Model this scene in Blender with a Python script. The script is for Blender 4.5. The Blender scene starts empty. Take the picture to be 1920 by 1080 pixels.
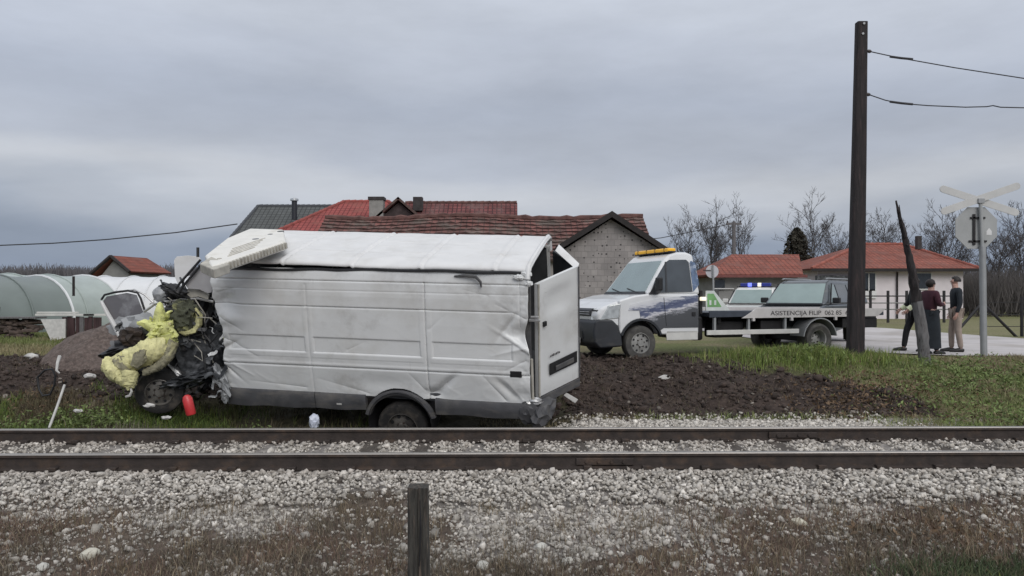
import bpy, bmesh, math, random
import numpy as np
from mathutils import Matrix, Vector, noise as mnoise
R = math.radians
random.seed(7); rng = np.random.default_rng(11)
SC = bpy.context.scene; COL = SC.collection
PI = math.pi

# ---------------------------------------------------------------- camera, sky, sun, exposure
F, HZ, CZ = 1400.0, 555.0, 1.685          # focal length in photo pixels, horizon row, eye height over the rail heads
cam = bpy.data.cameras.new("camera"); cam.sensor_width = 36; cam.lens = 36*F/1920
cam.shift_y = (HZ-540)/1920; cam.clip_start = .05; cam.clip_end = 6000
camo = bpy.data.objects.new("camera", cam); COL.objects.link(camo)
camo.location = (0, 0, CZ); camo.rotation_euler = (R(90), 0, 0); SC.camera = camo

SUN_EL, SUN_AZ = 35, 160                   # behind the camera, a little to the right
w = bpy.data.worlds.new("World"); SC.world = w; w.use_nodes = True
nt = w.node_tree; N = nt.nodes; Lk = nt.links
for n in list(N): N.remove(n)
def wn(t, **k):
    n = N.new(t)
    for a, b in k.items(): setattr(n, a, b)
    return n
out = wn('ShaderNodeOutputWorld'); bg = wn('ShaderNodeBackground'); Lk.new(bg.outputs[0], out.inputs[0])
sky = wn('ShaderNodeTexSky', sky_type='NISHITA', sun_disc=False); sky.sun_elevation = R(SUN_EL); sky.sun_rotation = R(SUN_AZ)
sky.air_density = 1.5; sky.dust_density = 3
tc = wn('ShaderNodeTexCoord'); sep = wn('ShaderNodeSeparateXYZ'); Lk.new(tc.outputs['Generated'], sep.inputs[0])
mp = wn('ShaderNodeMapping'); mp.inputs['Scale'].default_value = (.9, .9, 3.4); Lk.new(tc.outputs['Generated'], mp.inputs[0])
n1 = wn('ShaderNodeTexNoise'); n1.inputs['Scale'].default_value = 1.5; n1.inputs['Detail'].default_value = 5; n1.inputs['Roughness'].default_value = .5
n1.inputs['Distortion'].default_value = .3; Lk.new(mp.outputs[0], n1.inputs['Vector'])
mp2 = wn('ShaderNodeMapping'); mp2.inputs['Scale'].default_value = (1.3, 1.3, 4.6); mp2.inputs['Location'].default_value = (3, 1, 2); Lk.new(tc.outputs['Generated'], mp2.inputs[0])
n2 = wn('ShaderNodeTexNoise'); n2.inputs['Scale'].default_value = 2.0; n2.inputs['Detail'].default_value = 8; n2.inputs['Roughness'].default_value = .60; Lk.new(mp2.outputs[0], n2.inputs['Vector'])
m1 = wn('ShaderNodeMath', operation='MULTIPLY_ADD'); m1.inputs[1].default_value = .20; m1.inputs[2].default_value = -.10; Lk.new(n1.outputs[0], m1.inputs[0])
m2 = wn('ShaderNodeMath', operation='ADD'); Lk.new(sep.outputs[2], m2.inputs[0]); Lk.new(m1.outputs[0], m2.inputs[1])
ramp = wn('ShaderNodeValToRGB'); Lk.new(m2.outputs[0], ramp.inputs[0])
cr = ramp.color_ramp; cr.interpolation = 'EASE'
stops = [(0.0, (.25, .305, .405)), (.075, (.30, .355, .455)), (.125, (.46, .50, .575)), (.16, (.575, .605, .665)), (.20, (.475, .515, .60)), (.255, (.455, .50, .595)), (.31, (.54, .585, .68)), (.37, (.61, .655, .745)), (1.0, (.95, .97, 1.0))]
while len(cr.elements) < len(stops): cr.elements.new(.5)
for e, (p, c) in zip(cr.elements, stops): e.position = p; e.color = (*c, 1)
m3 = wn('ShaderNodeMapRange'); m3.inputs[1].default_value = .3; m3.inputs[2].default_value = .7; m3.inputs[3].default_value = .87; m3.inputs[4].default_value = 1.10; Lk.new(n2.outputs[0], m3.inputs[0])
vm = wn('ShaderNodeVectorMath', operation='SCALE'); Lk.new(ramp.outputs[0], vm.inputs[0]); Lk.new(m3.outputs[0], vm.inputs['Scale'])
sk = wn('ShaderNodeVectorMath', operation='SCALE'); sk.inputs['Scale'].default_value = .05; Lk.new(sky.outputs[0], sk.inputs[0])
mx = wn('ShaderNodeMix', data_type='RGBA'); mx.inputs[0].default_value = .92; Lk.new(sk.outputs[0], mx.inputs[6]); Lk.new(vm.outputs[0], mx.inputs[7])
Lk.new(mx.outputs[2], bg.inputs[0]); bg.inputs[1].default_value = 1.0
sl = bpy.data.lights.new("sun", 'SUN'); sl.energy = 1.35; sl.angle = R(40); sl.color = (1, .965, .92)
so = bpy.data.objects.new("sun", sl); COL.objects.link(so); so.rotation_euler = (R(90-SUN_EL), 0, R(180-SUN_AZ))
so.location = (0, 0, 30)
SC.view_settings.view_transform = 'Standard'; SC.view_settings.look = 'None'; SC.view_settings.exposure = 0; SC.view_settings.gamma = 1
SC.cycles.max_bounces = 6; SC.cycles.diffuse_bounces = 3; SC.cycles.transparent_max_bounces = 6

# ---------------------------------------------------------------- materials
MATS = {}
def mat(name, col, rough=.6, metal=0, var=.15, vs=6, col2=None, c2=(.5, .62), c2s=3, bump=0, bs=30, coat=0, spec=.5, attr=None, emit=None, es=0, stretch=None):
    """procedural principled material: base colour broken up by noise, a second colour in patches, bump"""
    if name in MATS: return MATS[name]
    m = bpy.data.materials.new(name); m.use_nodes = True; t = m.node_tree; n = t.nodes; L = t.links
    b = n['Principled BSDF']; b.inputs['Roughness'].default_value = rough; b.inputs['Metallic'].default_value = metal
    b.inputs['Specular IOR Level'].default_value = spec; b.inputs['Coat Weight'].default_value = coat
    co = n.new('ShaderNodeTexCoord'); vec = co.outputs['Object']
    if stretch:
        mpp = n.new('ShaderNodeMapping'); mpp.inputs['Scale'].default_value = stretch; L.new(vec, mpp.inputs[0]); vec = mpp.outputs[0]
    no = n.new('ShaderNodeTexNoise'); no.inputs['Scale'].default_value = vs; no.inputs['Detail'].default_value = 5; L.new(vec, no.inputs['Vector'])
    mr = n.new('ShaderNodeMapRange'); mr.inputs[1].default_value = .3; mr.inputs[2].default_value = .7; mr.inputs[3].default_value = 1-var; mr.inputs[4].default_value = 1+var; L.new(no.outputs[0], mr.inputs[0])
    if attr:
        a = n.new('ShaderNodeAttribute'); a.attribute_name = attr; src = a.outputs['Color']
    else:
        rg = n.new('ShaderNodeRGB'); rg.outputs[0].default_value = (*col, 1); src = rg.outputs[0]
    if col2 is not None:
        n3 = n.new('ShaderNodeTexNoise'); n3.inputs['Scale'].default_value = c2s; n3.inputs['Detail'].default_value = 6; n3.inputs['Roughness'].default_value = .6; L.new(vec, n3.inputs['Vector'])
        m4 = n.new('ShaderNodeMapRange'); m4.inputs[1].default_value = c2[0]; m4.inputs[2].default_value = c2[1]; L.new(n3.outputs[0], m4.inputs[0])
        mi = n.new('ShaderNodeMix'); mi.data_type = 'RGBA'; L.new(m4.outputs[0], mi.inputs[0]); L.new(src, mi.inputs[6]); mi.inputs[7].default_value = (*col2, 1); src = mi.outputs[2]
    sc = n.new('ShaderNodeVectorMath'); sc.operation = 'SCALE'; L.new(src, sc.inputs[0]); L.new(mr.outputs[0], sc.inputs['Scale']); L.new(sc.outputs[0], b.inputs['Base Color'])
    if bump:
        nb = n.new('ShaderNodeTexNoise'); nb.inputs['Scale'].default_value = bs; nb.inputs['Detail'].default_value = 4; L.new(vec, nb.inputs['Vector'])
        bp = n.new('ShaderNodeBump'); bp.inputs['Strength'].default_value = bump; bp.inputs['Distance'].default_value = .02; L.new(nb.outputs[0], bp.inputs['Height']); L.new(bp.outputs[0], b.inputs['Normal'])
    if emit: b.inputs['Emission Color'].default_value = (*emit, 1); b.inputs['Emission Strength'].default_value = es
    MATS[name] = m; return m
def tile_mat(name, c1, c2, mortar, bw=.22, bh=.30, ms=.02, var=.3, bump=.6, rough=.85, off=.0, moss=None, holes=None):
    """roof tiles / blocks laid out in the UV map (metres)"""
    m = bpy.data.materials.new(name); m.use_nodes = True; t = m.node_tree; n = t.nodes; L = t.links; b = n['Principled BSDF']; b.inputs['Roughness'].default_value = rough
    b.inputs['Specular IOR Level'].default_value = .25
    uv = n.new('ShaderNodeUVMap')
    br = n.new('ShaderNodeTexBrick'); L.new(uv.outputs[0], br.inputs['Vector']); br.offset = off
    br.inputs['Scale'].default_value = 1; br.inputs['Brick Width'].default_value = bw; br.inputs['Row Height'].default_value = bh; br.inputs['Mortar Size'].default_value = ms
    br.inputs['Mortar Smooth'].default_value = .3; br.inputs['Bias'].default_value = 0
    br.inputs['Color1'].default_value = (*c1, 1); br.inputs['Color2'].default_value = (*c2, 1); br.inputs['Mortar'].default_value = (*mortar, 1)
    no = n.new('ShaderNodeTexNoise'); no.inputs['Scale'].default_value = 1.3; no.inputs['Detail'].default_value = 7; no.inputs['Roughness'].default_value = .65; L.new(uv.outputs[0], no.inputs['Vector'])
    mr = n.new('ShaderNodeMapRange'); mr.inputs[1].default_value = .3; mr.inputs[2].default_value = .7; mr.inputs[3].default_value = 1-var; mr.inputs[4].default_value = 1+var; L.new(no.outputs[0], mr.inputs[0])
    src = br.outputs['Color']
    if moss:
        n3 = n.new('ShaderNodeTexNoise'); n3.inputs['Scale'].default_value = .9; n3.inputs['Detail'].default_value = 8; n3.inputs['Roughness'].default_value = .7; L.new(uv.outputs[0], n3.inputs['Vector'])
        m4 = n.new('ShaderNodeMapRange'); m4.inputs[1].default_value = .48; m4.inputs[2].default_value = .62; L.new(n3.outputs[0], m4.inputs[0])
        mi = n.new('ShaderNodeMix'); mi.data_type = 'RGBA'; L.new(m4.outputs[0], mi.inputs[0]); L.new(src, mi.inputs[6]); mi.inputs[7].default_value = (*moss, 1); src = mi.outputs[2]
    if holes:
        vo = n.new('ShaderNodeTexBrick'); L.new(uv.outputs[0], vo.inputs['Vector']); vo.offset = .5
        vo.inputs['Scale'].default_value = 1; vo.inputs['Brick Width'].default_value = bw/2; vo.inputs['Row Height'].default_value = bh; vo.inputs['Mortar Size'].default_value = .055; vo.inputs['Mortar Smooth'].default_value = 0
        for k in ('Color1', 'Color2'): vo.inputs[k].default_value = (1, 1, 1, 1)
        vo.inputs['Mortar'].default_value = (0, 0, 0, 1)
        hn = n.new('ShaderNodeTexNoise'); hn.inputs['Scale'].default_value = 1.6; L.new(uv.outputs[0], hn.inputs['Vector'])
        hm = n.new('ShaderNodeMath'); hm.operation = 'GREATER_THAN'; hm.inputs[1].default_value = .42; L.new(hn.outputs[0], hm.inputs[0])
        hh = n.new('ShaderNodeMath'); hh.operation = 'MULTIPLY'; L.new(hm.outputs[0], hh.inputs[0])
        sp = n.new('ShaderNodeTexVoronoi'); sp.inputs['Scale'].default_value = 1/(bh*.74); sp.inputs['Randomness'].default_value = .55; L.new(uv.outputs[0], sp.inputs['Vector'])
        lt = n.new('ShaderNodeMath'); lt.operation = 'LESS_THAN'; lt.inputs[1].default_value = .21; L.new(sp.outputs['Distance'], lt.inputs[0]); L.new(lt.outputs[0], hh.inputs[1])
        mi = n.new('ShaderNodeMix'); mi.data_type = 'RGBA'; L.new(hh.outputs[0], mi.inputs[0]); L.new(src, mi.inputs[6]); mi.inputs[7].default_value = (*holes, 1); src = mi.outputs[2]
    sc = n.new('ShaderNodeVectorMath'); sc.operation = 'SCALE'; L.new(src, sc.inputs[0]); L.new(mr.outputs[0], sc.inputs['Scale']); L.new(sc.outputs[0], b.inputs['Base Color'])
    bp = n.new('ShaderNodeBump'); bp.inputs['Strength'].default_value = bump; bp.inputs['Distance'].default_value = .03; bp.invert = True; L.new(br.outputs['Fac'], bp.inputs['Height']); L.new(bp.outputs[0], b.inputs['Normal'])
    MATS[name] = m; return m

M = dict(
 van_white=mat('dusty_white_paint', (.72, .73, .73), .36, var=.04, vs=2, col2=(.56, .55, .52), c2=(.5, .82), c2s=1.4, coat=.25, bump=.04, bs=6),
 roof_white=mat('white_roof_paint', (.70, .70, .70), .45, var=.05, vs=3, col2=(.58, .57, .55), c2=(.52, .8), c2s=2.2, bump=.05, bs=5),
 grey_trim=mat('grey_plastic_trim', (.075, .075, .08), .6, var=.2, vs=5, col2=(.13, .125, .12), c2=(.5, .75), c2s=3, bump=.1, bs=40),
 black=mat('black_plastic', (.016, .016, .018), .5, var=.3, vs=8),
 charred=mat('dark_torn_interior', (.04, .043, .048), .5, var=.5, vs=9, col2=(.15, .158, .17), c2=(.46, .64), c2s=5, bump=.5, bs=14),
 lining=mat('dark_cargo_lining', (.07, .073, .08), .7, var=.4, vs=3),
 foam=mat('yellow_insulation_foam', (.66, .63, .33), .95, var=.22, vs=12, col2=(.30, .27, .18), c2=(.56, .76), c2s=6.5, bump=.9, bs=22),
 foam_bright=mat('bright_yellow_foam', (.70, .72, .29), .95, var=.15, vs=10, col2=(.48, .48, .22), c2=(.52, .7), c2s=6, bump=.9, bs=26),
 foam_dirty=mat('soiled_foam', (.075, .08, .055), .95, var=.4, vs=8, col2=(.42, .42, .2), c2=(.57, .70), c2s=6, bump=.9, bs=22),
 foam_grey=mat('greyed_foam', (.25, .235, .165), .95, var=.3, vs=10, col2=(.5, .47, .26), c2=(.5, .66), c2s=7, bump=.9, bs=24),
 deflector=mat('cream_plastic', (.76, .745, .70), .5, var=.08, vs=4, col2=(.5, .47, .4), c2=(.56, .8), c2s=4),
 rib_grey=mat('dirty_plastic_ribs', (.44, .42, .37), .6, var=.25, vs=8),
 tyre=mat('tyre_rubber', (.022, .021, .021), .8, var=.3, vs=10, col2=(.07, .06, .05), c2=(.5, .7), c2s=5, bump=.3, bs=40),
 tyre_dusty=mat('dusty_tyre_rubber', (.06, .058, .056), .85, var=.25, vs=8, col2=(.11, .105, .095), c2=(.45, .7), c2s=5, bump=.3, bs=40),
 rim=mat('muddy_steel_rim', (.20, .19, .175), .55, metal=.4, var=.3, vs=9, col2=(.07, .06, .05), c2=(.48, .64), c2s=5),
 rim_muddy=mat('mud_caked_rim', (.085, .078, .07), .75, metal=.2, var=.4, vs=9, col2=(.03, .027, .025), c2=(.46, .6), c2s=5),
 rim_dusty=mat('dusty_steel_rim', (.30, .30, .29), .6, metal=.2, var=.2, vs=9, col2=(.16, .15, .14), c2=(.5, .7), c2s=5),
 chrome=mat('bent_bare_metal', (.5, .5, .5), .4, metal=.7, var=.3, vs=10),
 glass=mat('vehicle_glass', (.26, .335, .33), .1, metal=.55, var=.1, vs=2, coat=.5),
 glass_dark=mat('dark_vehicle_glass', (.06, .07, .08), .08, metal=.2, var=.3, vs=2, coat=.6),
 truck_white=mat('white_truck_paint', (.74, .75, .76), .3, var=.05, vs=3, coat=.5),
 truck_dark=mat('charcoal_bumper_plastic', (.024, .027, .033), .5, var=.2, vs=5),
 steel_dark=mat('dark_chassis_steel', (.020, .019, .021), .6, metal=.2, var=.3, vs=6),
 steel_grey=mat('grey_galvanised_steel', (.33, .34, .35), .5, metal=.3, var=.12, vs=5, bump=.05, bs=20),
 alu=mat('pale_aluminium_guard', (.62, .615, .59), .5, var=.1, vs=5),
 bed_rail=mat('off_white_bed_edge', (.56, .54, .53), .5, var=.1, vs=5),
 bed_blue=mat('blue_grey_bed_steel', (.055, .065, .085), .5, metal=.2, var=.25, vs=4),
 amber=mat('amber_beacon_plastic', (.85, .47, .03), .3, var=.15, vs=8, emit=(1, .5, .05), es=.15),
 blue_beacon=mat('blue_beacon', (.025, .035, .22), .3, var=.1, emit=(.1, .15, 1.0), es=.03),
 blue_lit=mat('lit_blue_lamp', (.1, .12, .8), .3, var=.1, emit=(.2, .25, 1.0), es=1.2),
 white_lamp=mat('white_beacon', (.9, .85, .7), .3, var=.05, emit=(1, .9, .7), es=.9),
 lamp=mat('clear_headlight', (.55, .57, .56), .12, metal=.4, var=.2, vs=14, coat=.8),
 suv=mat('dark_grey_metallic', (.088, .10, .112), .35, metal=.35, var=.08, vs=3, coat=.5),
 police=mat('white_patrol_paint', (.7, .7, .68), .35, var=.05, coat=.4),
 ink=mat('dark_lettering', (.05, .045, .05), .6, var=.1),
 green=mat('green_sign_paint', (.20, .42, .17), .5, var=.15, vs=8),
 pale=mat('pale_sheet_paint', (.66, .70, .68), .5, var=.1),
 wood_dark=mat('creosoted_wood', (.020, .016, .017), .8, var=.35, vs=5, col2=(.045, .03, .03), c2=(.5, .7), c2s=4, bump=.5, bs=18, stretch=(6, 6, .6)),
 wood_grey=mat('weathered_grey_wood', (.17, .165, .17), .85, var=.4, vs=5, col2=(.05, .042, .04), c2=(.5, .66), c2s=5, bump=.7, bs=20, stretch=(7, 7, .8)),
 wood_post=mat('mossy_old_wood', (.052, .049, .043), .9, var=.5, vs=7, col2=(.13, .10, .08), c2=(.52, .7), c2s=6, bump=.8, bs=22, stretch=(7, 7, .7)),
 sleeper=mat('old_sleeper_wood', (.085, .072, .062), .9, var=.35, vs=5, bump=.7, bs=18, stretch=(7, .7, 7)),
 rust=mat('rusty_rail_steel', (.042, .032, .028), .75, metal=.1, var=.3, vs=7, col2=(.075, .05, .036), c2=(.5, .7), c2s=6, bump=.25, bs=30),
 rail_top=mat('worn_rail_head', (.33, .31, .29), .42, metal=.6, var=.2, vs=5, stretch=(.3, 6, 6)),
 sign_back=mat('grey_sign_back', (.37, .38, .38), .55, metal=.15, var=.08, vs=3),
 sign_white=mat('white_sign_board', (.56, .56, .55), .55, var=.07, vs=6, col2=(.46, .455, .44), c2=(.5, .8), c2s=3),
 wire=mat('dark_wire', (.03, .03, .035), .6, var=.1),
 porcelain=mat('dark_insulator', (.05, .04, .04), .4, var=.1),
 red=mat('red_canister_paint', (.60, .045, .05), .4, var=.15, vs=12, coat=.2),
 plaster=mat('pale_pink_plaster', (.72, .665, .69), .9, var=.06, vs=2, bump=.2, bs=20),
 plaster_grey=mat('grey_plaster', (.24, .24, .235), .9, var=.15, vs=2, bump=.2, bs=20),
 plaster_dull=mat('dull_wall_plaster', (.30, .28, .265), .9, var=.15, vs=2, bump=.2, bs=20),
 window=mat('dark_window_pane', (.03, .035, .04), .1, var=.3, coat=.5),
 frame_white=mat('white_window_frame', (.7, .7, .7), .5, var=.05),
 timber=mat('dark_eaves_timber', (.022, .018, .018), .8, var=.3, vs=4),
 chimney=mat('grey_rendered_chimney', (.27, .265, .25), .9, var=.15, vs=4, bump=.3, bs=14),
 chimney_dark=mat('sooty_chimney', (.05, .045, .045), .9, var=.3, vs=4),
 pipe=mat('black_flue_pipe', (.03, .032, .04), .5, metal=.3, var=.1),
 cowl=mat('silver_cowl', (.6, .62, .63), .35, metal=.7, var=.1),
 foil=mat('greyish_green_film', (.16, .19, .18), .38, var=.09, vs=1.2, spec=.5, bump=.1, bs=3),
 foil_pale=mat('pale_green_film', (.36, .41, .39), .4, var=.1, vs=1.4, bump=.1, bs=3),
 foil_white=mat('white_film', (.70, .71, .72), .4, var=.06, vs=1.2, bump=.1, bs=3),
 bark=mat('winter_bark', (.060, .054, .053), .9, var=.3, vs=3),
 twig=mat('winter_twigs', (.088, .080, .082), .9, var=.25, vs=1),
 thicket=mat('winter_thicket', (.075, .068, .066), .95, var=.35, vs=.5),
 haze_tinted_thicket=mat('haze_tinted_woods', (.125, .12, .13), .95, var=.2, vs=.1),  # distance haze put into the colour: paler and bluer than the near thicket
 needles=mat('rusty_green_needles', (.046, .042, .030), .9, var=.4, vs=1.5),
 skin=mat('skin', (.52, .31, .25), .5, var=.06, vs=10),
 hair=mat('dark_hair', (.018, .013, .012), .6, var=.3, vs=20),
 maroon=mat('maroon_cloth', (.060, .018, .030), .9, var=.2, vs=8, bump=.3, bs=20),
 navy=mat('dark_navy_cloth', (.016, .021, .028), .9, var=.2, vs=8, bump=.3, bs=20),
 beige=mat('beige_cloth', (.30, .245, .21), .9, var=.15, vs=8, bump=.3, bs=20),
 blackcloth=mat('black_cloth', (.013, .013, .016), .9, var=.2, vs=8, bump=.3, bs=20),
 hivis=mat('pale_reflective_cloth', (.75, .78, .55), .6, var=.1, vs=10),
 shoe=mat('black_leather', (.014, .012, .012), .5, var=.2),
 heap=mat('brown_gravel', (.115, .088, .078), .95, var=.35, vs=14, col2=(.16, .13, .115), c2=(.5, .65), c2s=22, bump=.9, bs=40),
 brush=mat('chopped_firewood', (.10, .075, .065), .9, var=.5, vs=7),
 boards=mat('dark_red_boards', (.055, .030, .032), .85, var=.5, vs=4, stretch=(6, 6, .5)),
 plastic_bag=mat('bluish_plastic', (.52, .55, .64), .35, var=.2, vs=12),
 white_debris=mat('scuffed_white_plastic', (.50, .49, .47), .5, var=.15, vs=10),
 asphalt=mat('pale_worn_asphalt', (.50, .475, .475), .9, var=.12, vs=.9, col2=(.33, .30, .275), c2=(.5, .72), c2s=.5, bump=.3, bs=60),
 ground=mat('ground_soil_and_turf', (.1, .1, .1), .95, var=.42, vs=13, attr='Col', bump=.8, bs=22, spec=.2),
 stone=mat('ballast_stone', (.3, .3, .3), .85, var=.22, vs=22, attr='Col', spec=.3, bump=.4, bs=50),
 blade=mat('plant_blades', (.1, .1, .1), .8, var=.1, vs=2, attr='Col', spec=.25),
 leaf=mat('plant_leaves', (.1, .1, .1), .6, var=.15, vs=2, attr='Col', spec=.3),
)
tile_mat('tiles_new_red', (.33, .085, .078), (.28, .074, .068), (.15, .035, .035), .25, .36, .03, .2, .7, moss=(.25, .085, .072))
tile_mat('tiles_brown', (.19, .083, .073), (.135, .074, .066), (.09, .055, .05), .24, .333, .022, .40, .5, moss=(.135, .108, .095))
tile_mat('tiles_old_red', (.20, .070, .068), (.14, .055, .055), (.06, .028, .03), .24, .30, .03, .35, .7, moss=(.15, .09, .085))
tile_mat('tiles_orange', (.29, .098, .072), (.25, .088, .066), (.15, .055, .044), .25, .36, .03, .28, .6, moss=(.21, .095, .078))
tile_mat('tiles_grey', (.115, .122, .12), (.10, .106, .106), (.05, .052, .054), .3, .34, .03, .15, .6)
tile_mat('hollow_blocks', (.33, .305, .298), (.27, .252, .248), (.24, .225, .22), .25, .225, .010, .2, .4, .95, .5, holes=(.075, .068, .07))

def add_grime(m, col, sc, stretch, lo, hi, amt):
    t = m.node_tree; n = t.nodes; L = t.links; b = n['Principled BSDF']; src = b.inputs['Base Color'].links[0].from_socket
    co = n.new('ShaderNodeTexCoord'); mp_ = n.new('ShaderNodeMapping'); mp_.inputs['Scale'].default_value = stretch; mp_.inputs['Rotation'].default_value = (0, .12, 0); L.new(co.outputs['Object'], mp_.inputs[0])
    no = n.new('ShaderNodeTexNoise'); no.inputs['Scale'].default_value = sc; no.inputs['Detail'].default_value = 7; no.inputs['Roughness'].default_value = .7; L.new(mp_.outputs[0], no.inputs['Vector'])
    mr = n.new('ShaderNodeMapRange'); mr.inputs[1].default_value = lo; mr.inputs[2].default_value = hi; mr.inputs[3].default_value = 0; mr.inputs[4].default_value = amt; L.new(no.outputs[0], mr.inputs[0])
    mi = n.new('ShaderNodeMix'); mi.data_type = 'RGBA'; L.new(mr.outputs[0], mi.inputs[0]); L.new(src, mi.inputs[6]); mi.inputs[7].default_value = (*col, 1); L.new(mi.outputs[2], b.inputs['Base Color'])
add_grime(M['van_white'], (.30, .285, .26), 1.3, (1, 1, 1), .54, .80, .7); add_grime(M['van_white'], (.16, .15, .14), 3.0, (.35, 1, 9), .66, .74, .65); add_grime(M['van_white'], (.20, .18, .16), 3.5, (5, 1, .3), .64, .78, .35)
add_grime(M['roof_white'], (.40, .39, .37), 2.0, (.5, 3, 1), .58, .8, .6); add_grime(M['grey_trim'], (.17, .155, .135), 2.5, (.6, 1, 3), .52, .7, .6)
add_grime(M['truck_white'], (.42, .40, .37), 2.0, (1, 1, 2), .56, .8, .6); add_grime(M['truck_dark'], (.085, .08, .075), 3, (1, 1, 3), .54, .7, .6); add_grime(M['suv'], (.24, .23, .21), 2, (1, 1, 2), .55, .8, .5)
# ---------------------------------------------------------------- helpers
def set_props(o, label=None, cat=None, group=None, kind=None):
    if label: o['label'] = label
    if cat: o['category'] = cat
    if group: o['group'] = group
    if kind: o['kind'] = kind
    return o
def thing(name, label, cat, mw=None, loc=None, group=None):
    o = bpy.data.objects.new(name, None); COL.objects.link(o); o.empty_display_size = .2
    if mw is None: mw = Matrix.Translation(loc or (0, 0, 0))
    o.matrix_world = mw; MW[o.name] = mw.copy()
    return set_props(o, label, cat, group)
MW = {}
def U(px, py, D):
    """point of the place seen at photo pixel (px,py) at depth D"""
    return Vector(((px-960)/F*D, D, CZ-(py-HZ)/F*D))
class MB:
    def __init__(s): s.v = []; s.f = []; s.uv = {}
    def add(s, vs, fs):
        k = len(s.v); s.v += [tuple(a) for a in vs]; s.f += [tuple(i+k for i in f) for f in fs]; return s
    def box(s, c, d, rot=None):
        x, y, z = d[0]/2, d[1]/2, d[2]/2
        vs = [Vector(p) for p in ((-x,-y,-z),(x,-y,-z),(x,y,-z),(-x,y,-z),(-x,-y,z),(x,-y,z),(x,y,z),(-x,y,z))]
        if rot is not None: vs = [rot @ p for p in vs]
        return s.add([p+Vector(c) for p in vs], [(0,3,2,1),(4,5,6,7),(0,1,5,4),(1,2,6,5),(2,3,7,6),(3,0,4,7)])
    def hexa(s, p):   # eight corners, bottom ring then top ring
        return s.add(p, [(0,3,2,1),(4,5,6,7),(0,1,5,4),(1,2,6,5),(2,3,7,6),(3,0,4,7)])
    def tube(s, pts, r, n=8, cap=True, jit=0):
        pts = [Vector(p) for p in pts]; rs = r if isinstance(r, (list, tuple)) else [r]*len(pts)
        base = len(s.v); ref = None
        for i, p in enumerate(pts):
            d = (pts[min(i+1, len(pts)-1)]-pts[max(i-1, 0)]).normalized()
            if ref is None: ref = d.orthogonal().normalized()
            ref = (ref-d*ref.dot(d)).normalized(); b = d.cross(ref)
            for k in range(n):
                a = 2*PI*k/n; q = p+(ref*math.cos(a)+b*math.sin(a))*rs[i]*(1+(random.uniform(-jit, jit) if jit else 0)); s.v.append(tuple(q))
        for i in range(len(pts)-1):
            for k in range(n):
                a = base+i*n+k; b2 = base+i*n+(k+1) % n; s.f.append((a, b2, b2+n, a+n))
        if cap: s.f.append(tuple(base+k for k in reversed(range(n)))); s.f.append(tuple(base+(len(pts)-1)*n+k for k in range(n)))
        return s
    def prism(s, pts, a, b):  # pts: list of 3-D points of the outline, offset from vector a to vector b
        n = len(pts); a = Vector(a); b = Vector(b); k = len(s.v)
        s.v += [tuple(Vector(p)+a) for p in pts]+[tuple(Vector(p)+b) for p in pts]
        s.f.append(tuple(k+i for i in range(n))); s.f.append(tuple(k+n+i for i in reversed(range(n))))
        for i in range(n): j = (i+1) % n; s.f.append((k+i, k+n+i, k+n+j, k+j))
        return s
    def lathe(s, prof, c, axis, n=24):  # prof: (radius, offset along the axis)
        c = Vector(c); ax = Vector(axis).normalized(); u = ax.orthogonal().normalized(); v = ax.cross(u); k = len(s.v)
        for r, h in prof:
            for i in range(n): a = 2*PI*i/n; s.v.append(tuple(c+ax*h+(u*math.cos(a)+v*math.sin(a))*r))
        for j in range(len(prof)-1):
            for i in range(n): i2 = (i+1) % n; s.f.append((k+j*n+i, k+j*n+i2, k+(j+1)*n+i2, k+(j+1)*n+i))
        return s
    def build(s, name, material, parent=None, bevel=0, smooth=True, world=False, ang=35, seg=2):
        me = bpy.data.meshes.new(name); vs = s.v
        if world and parent is not None:
            im = MW[parent.name].inverted(); vs = [tuple(im @ Vector(p)) for p in vs]
        me.from_pydata(vs, [], s.f); bm = bmesh.new(); bm.from_mesh(me); bmesh.ops.recalc_face_normals(bm, faces=bm.faces); bm.to_mesh(me); bm.free()
        return finish(me, name, material, parent, bevel, smooth, ang, seg)
def finish(me, name, material, parent=None, bevel=0, smooth=True, ang=35, seg=2):
    me.materials.append(material if not isinstance(material, str) else MATS.get(material) or M[material])
    if smooth and len(me.polygons):
        me.shade_smooth(); me.set_sharp_from_angle(angle=R(ang))
    o = bpy.data.objects.new(name, me); COL.objects.link(o)
    if parent is not None: o.parent = parent; MW[o.name] = MW.get(parent.name, Matrix()).copy()
    if bevel:
        b = o.modifiers.new('bevel', 'BEVEL'); b.width = bevel; b.segments = seg; b.limit_method = 'ANGLE'; b.angle_limit = R(30); b.harden_normals = True
    return o
def np_mesh(name, V, Fc, material, parent=None, cols=None, smooth=False, uvs=None):
    me = bpy.data.meshes.new(name); V = np.asarray(V, np.float32); Fc = np.asarray(Fc, np.int32); k = Fc.shape[1]
    me.vertices.add(len(V)); me.vertices.foreach_set('co', V.ravel())
    me.loops.add(Fc.size); me.loops.foreach_set('vertex_index', Fc.ravel())
    me.polygons.add(len(Fc)); me.polygons.foreach_set('loop_start', np.arange(0, Fc.size, k, dtype=np.int32))
    me.update(calc_edges=True)
    if cols is not None:
        a = me.color_attributes.new('Col', 'FLOAT_COLOR', 'POINT'); c = np.ones((len(V), 4), np.float32); c[:, :3] = cols; a.data.foreach_set('color', c.ravel())
    if smooth: me.polygons.foreach_set('use_smooth', np.ones(len(Fc), bool))
    me.materials.append(material); o = bpy.data.objects.new(name, me); COL.objects.link(o)
    if parent is not None: o.parent = parent; MW[o.name] = MW.get(parent.name, Matrix()).copy()
    return o
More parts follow.
